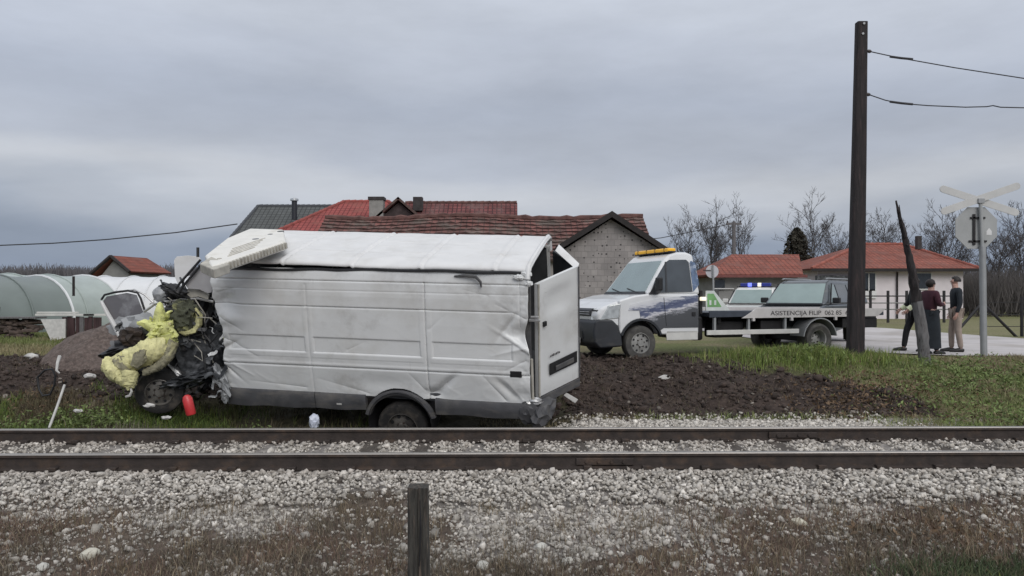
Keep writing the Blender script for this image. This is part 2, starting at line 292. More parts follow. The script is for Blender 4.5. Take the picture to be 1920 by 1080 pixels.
def vnoise(x, y, sc, oct=4, seed=0, rough=.5):
    """value noise on numpy arrays, about 0..1"""
    r = np.random.default_rng(seed); T = r.random((256, 256)); tot = np.zeros_like(x, dtype=float); amp = 1; nrm = 0
    for o in range(oct):
        xx = x*sc+17.3*o; yy = y*sc+9.1*o; xi = np.floor(xx).astype(int); yi = np.floor(yy).astype(int); fx = xx-xi; fy = yy-yi
        fx = fx*fx*(3-2*fx); fy = fy*fy*(3-2*fy)
        g = lambda a, b: T[a % 256, b % 256]
        tot += amp*((g(xi, yi)*(1-fx)+g(xi+1, yi)*fx)*(1-fy)+(g(xi, yi+1)*(1-fx)+g(xi+1, yi+1)*fx)*fy); nrm += amp; amp *= rough; sc *= 2
    return tot/nrm
def sstep(a, b, x): t = np.clip((x-a)/(b-a), 0, 1); return t*t*(3-2*t)

# ---------------------------------------------------------------- ground
TY = .0148                                   # the track runs a little away to the right
PR = np.array([(-60,-.7),(4,-.6),(5.2,-.5),(6.2,-.38),(7.1,-.25),(7.6,-.20),(8,-.185),(9.6,-.185),(9.9,-.13),(10.8,-.15),(11.2,-.09),(12,.04),(13,.2),(14.3,.39),(15,.42),(16.4,.38),(60,.38),(300,.38),(2500,.38)])
PL = np.array([(-60,-.7),(4,-.6),(5.2,-.5),(6.2,-.38),(7.1,-.25),(7.6,-.20),(8,-.185),(9.6,-.185),(10.2,-.21),(11,-.13),(12,.03),(13.3,.28),(14.6,.44),(16.2,.36),(18,.3),(30,.3),(300,.38),(2500,.38)])
PV = np.array([(-60,-.7),(4,-.6),(5.2,-.5),(6.2,-.38),(7.1,-.25),(7.6,-.20),(8,-.185),(9.6,-.185),(10.0,-.30),(10.6,-.38),(11.4,-.30),(12.5,.02),(13.4,.26),(14.6,.40),(16.2,.38),(30,.33),(300,.38),(2500,.38)])
def gz(x, y, detail=True):
    x = np.asarray(x, float); y = np.asarray(y, float); s = y-TY*x
    zr = np.interp(s, PR[:, 0], PR[:, 1]); zl = np.interp(s, PL[:, 0], PL[:, 1]); zv = np.interp(s, PV[:, 0], PV[:, 1])
    a = sstep(.2, 1.0, x); b = sstep(-4.6, -5.8, x); z = zv*(1-a)*(1-b)+zr*a+zl*b
    if detail:
        soil = sstep(10.9, 11.8, s)*(1-sstep(14.6, 15.6, s))
        z = z+soil*((vnoise(x, y, 1.1, 3, 3)-.5)*.30+(vnoise(x, y, 4.5, 3, 5)-.5)*.17)
        fore = (1-sstep(7.0, 7.5, s)); z = z+fore*(vnoise(x, y, 1.6, 3, 8)-.5)*.10
        z = z+sstep(17, 20, s)*(1-sstep(40, 60, s))*(vnoise(x, y, .4, 2, 9)-.5)*.08*(x < 3)
    z = z+.16*np.exp(-((x-5.7)/1.1)**2-((s-14.35)/.55)**2)
    return z
def gzf(x, y): return float(gz(np.array([x]), np.array([y]))[0])
def onground(px, py, lo=4.0, hi=60.0):
    """where the view ray through a photo pixel meets the ground"""
    for D in np.arange(lo, hi, .04):
        p = U(px, py, D)
        if p.z <= gzf(p.x, p.y): return p
    return U(px, py, hi)
xs = np.concatenate([-np.geomspace(2500, 13.2, 40), np.arange(-13, 14, .085), np.geomspace(14.2, 2500, 40)])
ys = np.concatenate([[-60, -20, -6, 0, 2.2], np.arange(3, 18, .075), np.geomspace(18.1, 60, 60), np.geomspace(63, 2500, 28)])
X, Y = np.meshgrid(xs, ys); Z = gz(X, Y); S = Y-TY*X
def soil_mask(X, Y, S):
    n = vnoise(X, Y, .8, 4, 21)
    lim = np.interp(X, [0, 3.1, 3.7, 4.5, 5.4, 6.0, 6.4, 6.8], [16.8, 16.5, 14.8, 14.2, 13.7, 12.5, 11.3, 9.5]); n3 = vnoise(X, Y, 3.5, 3, 22); right = sstep(10.8, 11.2, S)*(1-sstep(-.4, .4, S-lim+(n-.5)*1.8+(n3-.5)*1.0))*sstep(-.6, .4, X)
    left = sstep(11.6, 12.4, S+(n-.5)*1.2)*(1-sstep(15.8, 16.6, S+(n-.5)))*(X < -.2)
    return np.clip(right+left, 0, 1)
def green_mask(X, Y, S):
    n = vnoise(X, Y, .7, 4, 33); n2 = vnoise(X, Y, 2.2, 3, 35)
    return np.clip(sstep(.35, .62, n*.6+n2*.4), 0, 1)
soil = soil_mask(X, Y, S); gr = green_mask(X, Y, S)[..., None]; nn = vnoise(X, Y, 3.0, 4, 41)[..., None]; nf = vnoise(X, Y, 1.2, 4, 43)[..., None]
turf = np.array((.115, .13, .052))*gr+np.array((.18, .155, .09))*(1-gr)
fieldc = np.array((.16, .165, .075))*gr+np.array((.20, .185, .105))*(1-gr)
far = sstep(17, 26, S)[..., None]; c = turf*(1-far)+fieldc*far
c = c*(1-soil[..., None])+np.array((.046, .034, .029))*(.65+.8*nn)*soil[..., None]
EDG = np.interp(X, [-5, -1.6, -1.0, -.7, 1.5, 2.5, 5], [7.05, 7.0, 6.7, 6.0, 6.05, 6.5, 6.85])+(vnoise(X, Y, .9, 4, 43)-.5)*2.0+(vnoise(X, Y, 3.1, 3, 44)-.5)*.9; bal = ((S > EDG)*(S < 10.95))[..., None]; c = np.where(bal, np.array((.27, .25, .235))*(.55+.7*nn), c)
fg = (1-sstep(6.6, 7.3, S+(nf[..., 0]-.5)*1.5))[..., None]; fg = (S < EDG)[..., None]*1.0; cf = np.array((.120, .100, .080))*nf+np.array((.085, .062, .054))*(1-nf)
c = c*(1-fg)+cf*(.75+.5*nn)*fg
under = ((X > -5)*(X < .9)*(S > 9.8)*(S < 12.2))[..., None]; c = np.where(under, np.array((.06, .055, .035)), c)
ny, nx = X.shape; idx = np.arange(nx*ny).reshape(ny, nx)
q = np.stack([idx[:-1, :-1], idx[:-1, 1:], idx[1:, 1:], idx[1:, :-1]], -1).reshape(-1, 4)
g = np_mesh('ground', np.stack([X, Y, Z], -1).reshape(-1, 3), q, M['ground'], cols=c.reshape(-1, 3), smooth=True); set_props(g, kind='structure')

# road: a worn strip that comes in from the right and runs off to the left behind the tow truck
mb = MB(); near = [(14.6,15.2),(11.5,15.6),(9.4,16.1),(8.3,17.0),(7.7,19.2),(7.3,23),(7.0,28)]; farl = [(21,18.6),(15.6,21.6),(15.2,25.5),(15.0,30),(13,34),(10.5,37),(8,40)]
ra = np.array(near); rb = np.array(farl); rv = []; K = 26
for i in range(7):
    for j in range(K+1):
        t = j/K; p = ra[i]*(1-t)+rb[i]*t; p = p+np.array((0, (vnoise(np.array([p[0]]), np.array([p[1]]), 1.5, 2, 6)[0]-.5)*.5 if j in (0, K) else 0)); rv.append((p[0], p[1], gzf(p[0], p[1])+.02))
mb.v = rv; mb.f = [(i*(K+1)+j, (i+1)*(K+1)+j, (i+1)*(K+1)+j+1, i*(K+1)+j+1) for i in range(6) for j in range(K)]
set_props(mb.build('road', M['asphalt']), kind='structure')

# ---------------------------------------------------------------- stuff: ballast, soil clods, blades
def stone_lib(k, npts=11, seed=0):
    r = np.random.default_rng(seed); lib = []
    for _ in range(k):
        p = r.normal(size=(npts, 3)); p /= np.linalg.norm(p, axis=1)[:, None]; p *= r.uniform(.75, 1.1, (npts, 1)); p *= np.array((1, r.uniform(.6, 1), r.uniform(.45, .8)))
        bm = bmesh.new()
        for a in p: bm.verts.new(a)
        bmesh.ops.convex_hull(bm, input=bm.verts)
        bm.verts.ensure_lookup_table(); loose = [v for v in bm.verts if not v.link_faces]
        for v in loose: bm.verts.remove(v)
        bmesh.ops.triangulate(bm, faces=bm.faces); bm.verts.index_update()
        lib.append((np.array([v.co[:] for v in bm.verts]), np.array([[v.index for v in f.verts] for f in bm.faces]))); bm.free()
    return lib
LIB = stone_lib(14, 11, 3)
def rots(n):
    q = rng.normal(size=(n, 4)); q /= np.linalg.norm(q, axis=1)[:, None]; a, b, c_, d = q.T
    return np.stack([1-2*(c_*c_+d*d), 2*(b*c_-a*d), 2*(b*d+a*c_), 2*(b*c_+a*d), 1-2*(b*b+d*d), 2*(c_*d-a*b), 2*(b*d-a*c_), 2*(c_*d+a*b), 1-2*(b*b+c_*c_)], 1).reshape(n, 3, 3)
def scatter_stones(name, P, size, cols, material):
    n = len(P); which = rng.integers(0, len(LIB), n); VV = []; FF = []; CC = []; k = 0
    for i, (v, f) in enumerate(LIB):
        s = np.where(which == i)[0]
        if not len(s): continue
        Rm = rots(len(s)); vv = np.einsum('nij,vj->nvi', Rm, v)*size[s][:, None, None]; vv[..., 2] *= .85; vv += P[s][:, None, :]
        ff = f[None]+(k+np.arange(len(s))*len(v))[:, None, None]; VV.append(vv.reshape(-1, 3)); FF.append(ff.reshape(-1, 3)); CC.append(np.repeat(cols[s], len(v), 0)); k += len(s)*len(v)
    return np_mesh(name, np.concatenate(VV), np.concatenate(FF), material, cols=np.concatenate(CC))
def rand_xy(n, x0, x1, y0, y1): return rng.uniform(x0, x1, n), rng.uniform(y0, y1, n)
x, s = rand_xy(105000, -7.8, 8.2, 4.9, 11.2); y = s+TY*x
wide = np.abs(x) < (y/F*960+.5)
fgp = vnoise(x, y, .9, 4, 43); fgp2 = vnoise(x, y, 2.6, 3, 47)
dens = np.ones_like(x)
edge = np.interp(x, [-5, -1.6, -1.0, -.7, 1.5, 2.5, 5], [7.05, 7.0, 6.7, 6.0, 6.05, 6.5, 6.85])+(fgp-.5)*2.0+(vnoise(x, y, 3.1, 3, 44)-.5)*.9
dens = np.where(s < edge, .30+.42*sstep(.48, .62, fgp2), dens)
dens = np.where((s > 8.1)*(s < 9.5), np.where(np.abs(((x+6.75)/.63+.5) % 1-.5) < .17, .12, .75), dens)
dens = np.where((s > 9.8)*(x < .3), .05, dens)
dens = np.where((s > 9.75)*(s < 10.9)*(x >= .3), .8*(1-sstep(4.8, 6.2, x)), dens)
dens = np.where((s > 10.9), .25*(x > 0)*(x < 5.5), dens)
nearr = np.minimum(np.abs(s-8.05), np.abs(s-9.55)); dens = np.where(nearr < .09, 0, dens)
keep = (rng.random(len(x)) < dens)*wide
x, y, s = x[keep], y[keep], s[keep]
sz = rng.lognormal(-3.72, .36, len(x)); sz = np.clip(sz, .012, .065); sz = np.where(s < edge[keep], sz*rng.choice([.55, .8, 1.15], len(x), p=[.5, .32, .18]), sz)
z = gz(x, y)+sz*.25+np.where((s > 6.9)*(s < 7.8), rng.uniform(0, .05, len(x)), 0)+np.where((s > 8.15)*(s < 9.45), rng.uniform(-.01, .035, len(x)), 0)
base = rng.choice(3, len(x), p=[.58, .27, .15]); pal = np.array([(.56, .545, .52), (.40, .385, .36), (.70, .685, .66)])
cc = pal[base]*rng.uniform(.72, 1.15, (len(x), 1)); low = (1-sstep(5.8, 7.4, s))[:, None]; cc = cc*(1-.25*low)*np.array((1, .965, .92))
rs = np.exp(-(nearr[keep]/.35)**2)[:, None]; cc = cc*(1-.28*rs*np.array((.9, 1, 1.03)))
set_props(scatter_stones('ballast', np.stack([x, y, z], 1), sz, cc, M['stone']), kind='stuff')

x, s = rand_xy(22000, -10.5, 8.5, 10.7, 16.2); y = s+TY*x; k = (rng.random(len(x)) < soil_mask(x, y, s)*.9)*(~((x > -4.7)*(x < .6)*(s < 12.6))); x, y = x[k], y[k]
sz = np.clip(rng.lognormal(-3.6, .55, len(x)), .01, .12); cc = np.array((.046, .034, .029))*rng.uniform(.6, 1.8, (len(x), 1)); li = rng.random(len(x)) < .05; cc[li] = np.array((.26, .23, .2))*rng.uniform(.6, 1.1, (li.sum(), 1)); sz[li] *= .8
set_props(scatter_stones('soil_clods', np.stack([x, y, gz(x, y)+sz*.2], 1), sz, cc, M['stone']), kind='stuff')

def blades(name, x, y, h, wd, cols, lean=.5, curl=.3, z=None):
    n = len(x); z = gz(x, y)-.01 if z is None else z; a = rng.uniform(0, 2*PI, n); ln = rng.normal(0, lean, n)*h; dx, dy = np.cos(a)*ln, np.sin(a)*ln; b = rng.uniform(0, PI, n); wx, wy = np.cos(b)*wd/2, np.sin(b)*wd/2
    P0 = np.stack([x-wx, y-wy, z], 1); P1 = np.stack([x+wx, y+wy, z], 1)
    P2 = np.stack([x+dx*.4-wx*.7, y+dy*.4-wy*.7, z+h*.6], 1); P3 = np.stack([x+dx*.4+wx*.7, y+dy*.4+wy*.7, z+h*.6], 1); P4 = np.stack([x+dx, y+dy, z+h*(1-curl*rng.random(n))], 1)
    V = np.stack([P0, P1, P2, P3, P4], 1).reshape(-1, 3); i = np.arange(n)[:, None]*5
    Fc = np.concatenate([i+np.array([0, 1, 3]), i+np.array([0, 3, 2]), i+np.array([2, 3, 4])]); return np_mesh(name, V, Fc, M['blade'], cols=np.repeat(cols, 5, 0))
def mixcol(n, opts, p): o = np.array(opts); return o[rng.choice(len(o), n, p=p)]*rng.uniform(.7, 1.3, (n, 1))
# dry reddish-brown grass in front of the line
x, y = rand_xy(190000, -6.2, 6.2, 4.6, 7.6); s = y-TY*x; fgp = vnoise(x, y, .9, 4, 43); f2 = vnoise(x, y, 1.7, 4, 77)
d = sstep(.36, .54, f2)*(1-sstep(5.9, 7.1, s+(fgp-.5)*1.6))+.30*(s < 7.2)+.75*(1-sstep(5.5, 6.1, s-.35*(x > 2)))*sstep(.3, .5, f2); d = np.where((x > -.6)*(x < 1.5)*(s > 5.9), d*.25, d)
k = (rng.random(len(x)) < d)*(np.abs(x) < y*.72); x, y = x[k], y[k]; n = len(x)
patch = vnoise(x, y, .7, 3, 79)[:, None]; cw = mixcol(n, [(.19, .135, .10), (.125, .085, .07), (.28, .235, .165), (.10, .092, .062)], [.34, .30, .18, .18]); cg = mixcol(n, [(.14, .108, .085), (.105, .098, .075), (.26, .22, .16)], [.5, .25, .25])
set_props(blades('dry_grass', x, y, rng.uniform(.03, .13, n), rng.uniform(.0025, .006, n), 1.15*cw*(patch > .45)+cg*(patch <= .45), .7), kind='stuff')
# taller tufts of dead grass among the stones
tr_ = np.random.default_rng(4); cx_ = np.concatenate([tr_.uniform(-4.6, 4.6, 90), tr_.uniform(.8, 4.4, 50)]); cy_ = np.concatenate([tr_.uniform(5.2, 6.9, 90), tr_.uniform(5.2, 6.0, 50)]); x = np.repeat(cx_, 46)+rng.normal(0, .055, 140*46); y = np.repeat(cy_, 46)+rng.normal(0, .04, 140*46); n = len(x)
set_props(blades('dry_tufts', x, y, rng.uniform(.06, .22, n)*np.repeat(tr_.uniform(.5, 1.1, 140), 46), rng.uniform(.0025, .005, n), mixcol(n, [(.24, .185, .125), (.15, .11, .08), (.34, .28, .19), (.11, .10, .06)], [.36, .30, .18, .16]), .55), kind='stuff')
# green growth in the bottom right corner
def cluster(cx, cy, n, sx, sy): return rng.normal(cx, sx, n), rng.normal(cy, sy, n)
xa, ya = cluster(3.55, 5.55, 3800, .42, .16); xb, yb = cluster(3.75, 5.2, 2600, .3, .12); xc, yc = cluster(.03+(-.72), 5.32, 300, .09, .05)
x = np.concatenate([xa, xb, xc]); y = np.concatenate([ya, yb, yc]); n = len(x)
cg = np.concatenate([mixcol(3800, [(.075, .105, .055), (.10, .12, .06)], [.6, .4]), mixcol(2600, [(.20, .24, .055), (.13, .17, .05)], [.6, .4]), mixcol(300, [(.17, .19, .05)], [1.])])
set_props(blades('green_grass', x, y, rng.uniform(.05, .15, n), rng.uniform(.005, .011, n), cg, .45), kind='stuff')
# grass on the far bank, between van and road
x, s = rand_xy(120000, -.5, 13.5, 9.85, 16.2); y = s+TY*x; sm = soil_mask(x, y, s)
d = (1-sm)*np.where(s < 10.9, (sstep(4.6, 6.4, x)), 1)*(1-sstep(15.3, 16.2, s-.5*(x < 4)-np.where(x > 7.5, -.7, 0)))
k = (rng.random(len(x)) < d)*(np.abs(x) < y*.73); x, y = x[k], y[k]; n = len(x); gm = vnoise(x, y, .9, 4, 33)[:, None]; gm2 = vnoise(x, y, 3, 3, 52)[:, None]
ca = mixcol(n, [(.17, .215, .075), (.23, .27, .095), (.13, .155, .065)], [.45, .3, .25]); cb = mixcol(n, [(.30, .26, .16), (.21, .175, .105), (.15, .115, .08)], [.45, .35, .2]); t = sstep(.40, .56, gm*.55+gm2*.45)
set_props(blades('bank_grass', x, y, rng.uniform(.03, .13, n)*(.6+.7*gm[:, 0]), rng.uniform(.005, .012, n), ca*t+cb*(1-t), .7), kind='stuff')
# verge in front of the tow truck, tall tufts
x, y = cluster(5.9, 14.5, 11000, .75, .35); x2, y2 = cluster(4.9, 14.7, 1300, .5, .2); x = np.concatenate([x, x2]); y = np.concatenate([y, y2]); n = len(x)
set_props(blades('verge_grass', x, y, rng.uniform(.08, .33, n), rng.uniform(.006, .013, n), mixcol(n, [(.18, .245, .062), (.25, .29, .09), (.12, .165, .05), (.28, .245, .14)], [.42, .25, .21, .12]), .4), kind='stuff')
# dead stalks and roots strewn over the turned soil
x, s = rand_xy(30000, -9.5, 7.5, 11, 16); y = s+TY*x; nz = vnoise(x, y, 1.5, 4, 191); k = (rng.random(len(x)) < soil_mask(x, y, s)*sstep(.46, .62, nz))*(~((x > -4.7)*(x < .5)*(s < 12.6))); x, y = x[k], y[k]; n = len(x)
set_props(blades('strewn_stalks', x, y, rng.uniform(.03, .14, n), rng.uniform(.004, .009, n), mixcol(n, [(.13, .10, .075), (.085, .062, .048), (.20, .165, .12), (.085, .09, .045)], [.4, .35, .12, .13]), 1.1), kind='stuff')
# weeds left of and under the van
x, s = rand_xy(60000, -8.2, -.6, 9.75, 13.6); y = s+TY*x; nz = vnoise(x, y, 1.1, 4, 91)
d = (1-sstep(10.9, 12.6, s+(nz-.5)*2.4))*np.where(x > -4.2, np.where(s < 10.4, .9, .15), .85)*np.where(x > -1.9, .3*(s < 10.2), 1)
k = (rng.random(len(x)) < d)*(np.abs(x) < y*.73); x, y = x[k], y[k]; n = len(x); gm = vnoise(x, y, 1.3, 4, 95)[:, None]
ca = mixcol(n, [(.10, .145, .036), (.075, .11, .036), (.16, .185, .045)], [.5, .3, .2]); cb = mixcol(n, [(.12, .10, .062), (.075, .06, .042)], [.6, .4]); t = sstep(.38, .50, gm)
set_props(blades('weed_grass', x, y, rng.uniform(.06, .24, n), rng.uniform(.007, .014, n), ca*t+cb*(1-t), .55), kind='stuff')
# rough grass in the distance on the left
x, y = rand_xy(26000, -19, -6, 16, 27); k = (np.abs(x) < y*.72)*(x/y < -.5); x, y = x[k], y[k]; n = len(x); gm = vnoise(x, y, .5, 4, 97)[:, None]; t = sstep(.4, .6, gm)
set_props(blades('meadow_grass', x, y, rng.uniform(.06, .18, n), rng.uniform(.012, .022, n), mixcol(n, [(.14, .165, .06)], [1.])*t+mixcol(n, [(.24, .205, .12)], [1.])*(1-t), .5), kind='stuff')
def leaves(name, cl, col, size):
    V = []; C = []
    for (cx, cy, sx, sy, h, n) in cl:
        x = rng.normal(cx, sx, n); y = rng.normal(cy, sy, n); z = gz(x, y)+rng.uniform(.01, h, n)*np.exp(-((x-cx)/sx)**2*.3); u = rots(n); L = size*rng.uniform(.5, 1.4, n)[:, None]; P = np.stack([x, y, z], 1)
        a = u[:, 0]*L; b = u[:, 1]*L*.38; b2 = u[:, 2]*L*.12
        V.append(np.stack([P-a, P-b+b2, P+a, P+b+b2], 1).reshape(-1, 3)); C.append(np.repeat(np.array(col)*rng.uniform(.55, 1.5, (n, 1)), 4, 0))
    V = np.concatenate(V); return np_mesh(name, V, np.arange(len(V)).reshape(-1, 4), M['leaf'], cols=np.concatenate(C))
set_props(leaves('leafy_weeds', [(-5.65, 10.2, .3, .2, .34, 900), (-6.2, 10.5, .35, .25, .3, 700), (-6.9, 10.1, .3, .2, .25, 500), (-4.4, 10.0, .45, .12, .16, 600), (-3.5, 10.1, .5, .12, .14, 600), (-3.7, 10.5, .4, .2, .2, 500), (7.9, 12.6, .9, .5, .25, 1500), (6.9, 11.6, .6, .5, .22, 1100), (8.5, 13.8, .8, .4, .25, 1200), (5.6, 14.3, .7, .3, .28, 1300), (7.2, 10.6, .5, .3, .2, 600)], (.135, .18, .06), .030), kind='stuff')
set_props(leaves('dead_leaf_litter', [(6.3, 12.4, .9, .7, .10, 1100), (5.3, 11.6, .6, .4, .08, 500), (-7.2, 11.2, .6, .5, .12, 700), (7.6, 10.5, .5, .25, .12, 400), (3.6, 6.4, .5, .2, .06, 300)], (.13, .085, .05), .035), kind='stuff')
# thin dead stalks beside the wheel
n = 260; x = rng.normal(-4.95, .28, n); y = rng.normal(10.0, .12, n)
set_props(blades('dead_stalks', x, y, rng.uniform(.15, .42, n), rng.uniform(.006, .01, n), mixcol(n, [(.19, .165, .13), (.10, .085, .07)], [.5, .5]), .2), kind='stuff')

# ---------------------------------------------------------------- railway
def rail(label, s0, zt=0.0):
    t = thing('railway_rail', label, 'rail', loc=(0, s0, zt), group='rails of the single track')
    prof = [(-.075,-.172),(.075,-.172),(.075,-.160),(.012,-.138),(.009,-.05),(.036,-.038),(.036,-.012)]
    full = prof+[(-a, b) for a, b in reversed(prof[2:])]
    me = MB(); nseg = 30; k = len(full)
    xs_ = np.linspace(-14, 14, nseg+1)
    for xx in xs_: me.v += [(xx, a+TY*xx, b) for a, b in full]
    for i in range(nseg):
        for j in range(k): j2 = (j+1) % k; me.f.append((i*k+j, i*k+j2, (i+1)*k+j2, (i+1)*k+j))
    me.build('web', M['rust'], t, ang=50)
    h = MB(); hp = [(-.036,-.012),(.036,-.012),(.034,-.004),(.026,.0),(-.026,.0),(-.034,-.004)]; k = len(hp)
    for xx in xs_: h.v += [(xx, a+TY*xx, b+.0) for a, b in hp]
    for i in range(nseg):
        for j in range(k): j2 = (j+1) % k; h.f.append((i*k+j, i*k+j2, (i+1)*k+j2, (i+1)*k+j))
    h.build('head', M['rail_top'], t, ang=50)
    return t
ra1 = rail('nearer rusty steel rail, the one closer to the wooden stub post', 8.05); ra2 = rail('farther rusty steel rail, the one right beside the wrecked van', 9.55)
sp0 = None
for i in range(22):
    xx = -6.75+i*.63+.02*math.sin(i*3.1)
    if sp0 is None:
        sp0 = MB().box((0, 0, 0), (.24, 2.5, .15)).build('railway_sleeper', M['sleeper'], bevel=.015); o = sp0
    else: o = sp0.copy(); COL.objects.link(o)
    o.location = (xx, 8.8+TY*xx, -.255+.012*math.sin(i*1.7)); o.rotation_euler = (0, 0, TY)
    set_props(o, 'old wooden sleeper half buried in the grey ballast under the two rails', 'sleeper', 'sleepers under the track')
for rr, rw in ((ra1, 0), (ra2, 1)):     # spikes and clips along the foot of each rail
    for i in range(22):
        xx = -6.75+i*.63
        for sd in (-1, 1): MB().box((xx, TY*xx+sd*.075, -.15), (.09, .07, .04)).build('rail_clip', M['rust'], rr, bevel=.006) if sd < 0 or rw == 0 else None
    xj = 1.0 if rw == 0 else 3.6
    MB().box((xj-.0, TY*xj-.028, -.095), (.62, .03, .075)).build('fish_plate', M['rust'], rr, bevel=.006)
    for b in (-.2, -.07, .07, .2): MB().lathe([(0, -.02), (.017, -.02), (.017, 0)], (xj+b, TY*xj-.044, -.095), (0, 1, 0), 6).build('bolt', M['rust'], rr)

# ---------------------------------------------------------------- wrecked van
def frame_mat(P, yaw, roll=0, pitch=0, scale=1):
    L = Vector((-math.cos(yaw)*math.cos(pitch), math.sin(yaw)*math.cos(pitch), math.sin(pitch))); W0 = Vector((math.sin(yaw), math.cos(yaw), 0)); V0 = W0.cross(L).normalized()
    if V0.z < 0: V0 = -V0
    W_ = math.cos(roll)*W0+math.sin(roll)*V0; V_ = math.cos(roll)*V0-math.sin(roll)*W0; m = Matrix.Identity(4)
    for i, c_ in enumerate((L, -W_, V_)):
        for j in range(3): m[j][i] = c_[j]*scale
    m[0][3], m[1][3], m[2][3] = P; return m
VM = frame_mat((.270, 10.28, -.391), R(11.36), R(15.3), R(1.5), 1.06); VI = VM.inverted()
van = thing('wrecked_van', 'white panel van with its front end torn off, tilted beside the railway track', 'van', VM)
def vpix(px, py, plane='w', val=0.0):
    """van coordinates (l,w,v) where the view ray through a photo pixel meets a plane of the van"""
    o = VI @ Vector((0, 0, CZ)); e = VI @ U(px, py, 10); d = e-o; ax = {'l': 0, 'w': 1, 'v': 2}[plane]; val = -val if plane == 'w' else val
    t = (val-o[ax])/d[ax]; p = o+d*t; return Vector((p.x, -p.y, p.z))
def vp(l, w_, v): return (l, -w_, v)
# side profile (w, v) from the sill up to the gutter
SPw = np.array([.02, .0, .0, .015, .04, .07, .10, .125]); SPv = np.array([.58, .95, 1.2, 1.6, 1.95, 2.15, 2.25, 2.29])
def box_s(a, b, c0, c1, l, v, e=.02): return sstep(a-e, a+e, l)*(1-sstep(b-e, b+e, l))*sstep(c0-e, c0+e, v)*(1-sstep(c1-e, c1+e, v))
def g1(x, m_, s_): return np.exp(-((x-m_)/s_)**2)
def side_disp(l, v):
    d = np.zeros_like(l)
    pan = [(3.04, 4.16), (1.43, 2.92), (.22, 1.27)]
    for a, b in pan:
        d += .018*box_s(a, b, 1.17, 1.385, l, v, .007)           # pressed-in lower band
        d += .004*box_s(a, b, 1.385, 1.81, l, v, .006)           # shallow window blank
        d += -.003*box_s(a-.03, b+.03, 1.10, 1.17, l, v, .008)
    d += .016*g1(v, 1.80, .009)*(sstep(.2, .3, l))+.016*g1(v, 2.145, .009)+.004*g1(v, 2.02, .01)
    d += .022*g1(v, .975, .010)-.006*g1(v, 1.01, .02)
    d += .024*g1(l, 1.35, .009)*(v < 2.16)+.007*g1(l, 2.98, .014)*(v < 2.1)+.010*g1(l, .12, .008)*(v > 1.6)
    # damage
    d += .075*np.exp(-((l-.08)/.20)**2-((v-1.52)/.13)**2)+.03*np.exp(-(((l-.25)*.8+(v-1.66)*.6)/.035)**2-((l-.25)/.22)**2-((v-1.6)/.2)**2)
    d += -.03*np.exp(-(((l-.16)*.6-(v-1.40))/.03)**2-((l-.1)/.25)**2)
    d += .05*np.exp(-(((l-1.12)*.75+(v-.80)*.66)/.055)**2-((l-1.12)/.28)**2-((v-.78)/.16)**2)+.05*np.exp(-((l-1.28)/.13)**2-((v-.66)/.07)**2)
    d += .03*np.exp(-(((l-.3)*.7-(v-.78)*.7)/.05)**2-((l-.3)/.2)**2-((v-.78)/.15)**2)
    d += .055*np.exp(-((l-4.15)/.16)**2-((v-1.85)/.14)**2)-.03*np.exp(-((l-4.1)/.2)**2-((v-1.60)/.08)**2)
    d += .03*np.exp(-(((l-4.2)*.5+(v-1.2))/.035)**2-((l-4.2)/.14)**2)+.03*np.exp(-(((l-4.25)*.8-(v-.9))/.03)**2-((l-4.25)/.16)**2)
    d += .005*np.exp(-((l-3.4)/.5)**2-((v-1.95)/.10)**2)+.018*np.exp(-((l-1.9)/.6)**2-((v-.78)/.12)**2)+.008*np.exp(-((l-2.4)/.7)**2-((v-1.6)/.2)**2)
    d += (vnoise(l, v, 1.1, 2, 61)-.5)*.011+(vnoise(l, v, 5, 2, 62)-.5)*.002
    c1 = 1-2*np.abs(vnoise(l*1.0+v*.35, v*1.6-l*.5, 2.3, 2, 161)-.5); c2 = 1-2*np.abs(vnoise(l*.8-v*.6, v*1.4+l*.4, 3.6, 2, 163)-.5)
    wgt = .25+.75*np.clip(sstep(1.1, .1, l)+sstep(3.4, 4.3, l)+sstep(1.0, .65, v), 0, 1)
    d += -wgt*(.0022*np.clip(c1-.80, 0, 1)/.20+.0012*np.clip(c2-.80, 0, 1)/.20)
    for (la, va, lb, vb, wd_, am) in ((4.22, 1.32, 3.75, 1.08, .022, .018), (4.25, 1.02, 3.85, .80, .018, -.014), (4.25, 1.62, 3.95, 1.44, .02, .016), (4.28, 1.95, 3.9, 2.05, .025, .012), (.04, 1.72, .42, 1.90, .02, .014), (.02, 1.36, .5, 1.22, .022, -.014), (.05, 1.18, .35, 1.02, .016, .012),
                                      (.32, .62, .62, .96, .024, .018), (.10, .64, .30, .90, .018, -.012), (1.30, .66, .98, .92, .026, .022), (1.40, .70, 1.62, .95, .02, .012), (2.2, .62, 2.9, .80, .03, .010), (3.1, .66, 3.9, .72, .02, .010), (1.30, 1.55, 1.12, 1.72, .018, .010), (2.45, 1.22, 2.2, 1.34, .016, .008), (.52, 2.0, .85, 2.08, .02, .008)):
        dl_, dv_ = lb-la, vb-va; q2 = dl_*dl_+dv_*dv_; t2 = np.clip(((l-la)*dl_+(v-va)*dv_)/q2, 0, 1); ds_ = np.hypot(l-la-t2*dl_, v-va-t2*dv_)
        d += am*np.exp(-ds_/wd_)*(1-.7*t2)
    fe = sstep(4.0, 4.35, l); d += fe*(vnoise(l*1.5, v*2, 3, 3, 63)-.45)*.06
    d += sstep(.35, 0, l)*(vnoise(l*2, v*2, 3, 3, 64)-.5)*.05
    return d
def front_edge(v): return np.interp(v, [.55, .8, 1.1, 1.43, 1.88, 2.1, 2.3], [4.35, 4.30, 4.25, 4.23, 4.34, 4.36, 4.30])
nl, nv = 380, 230
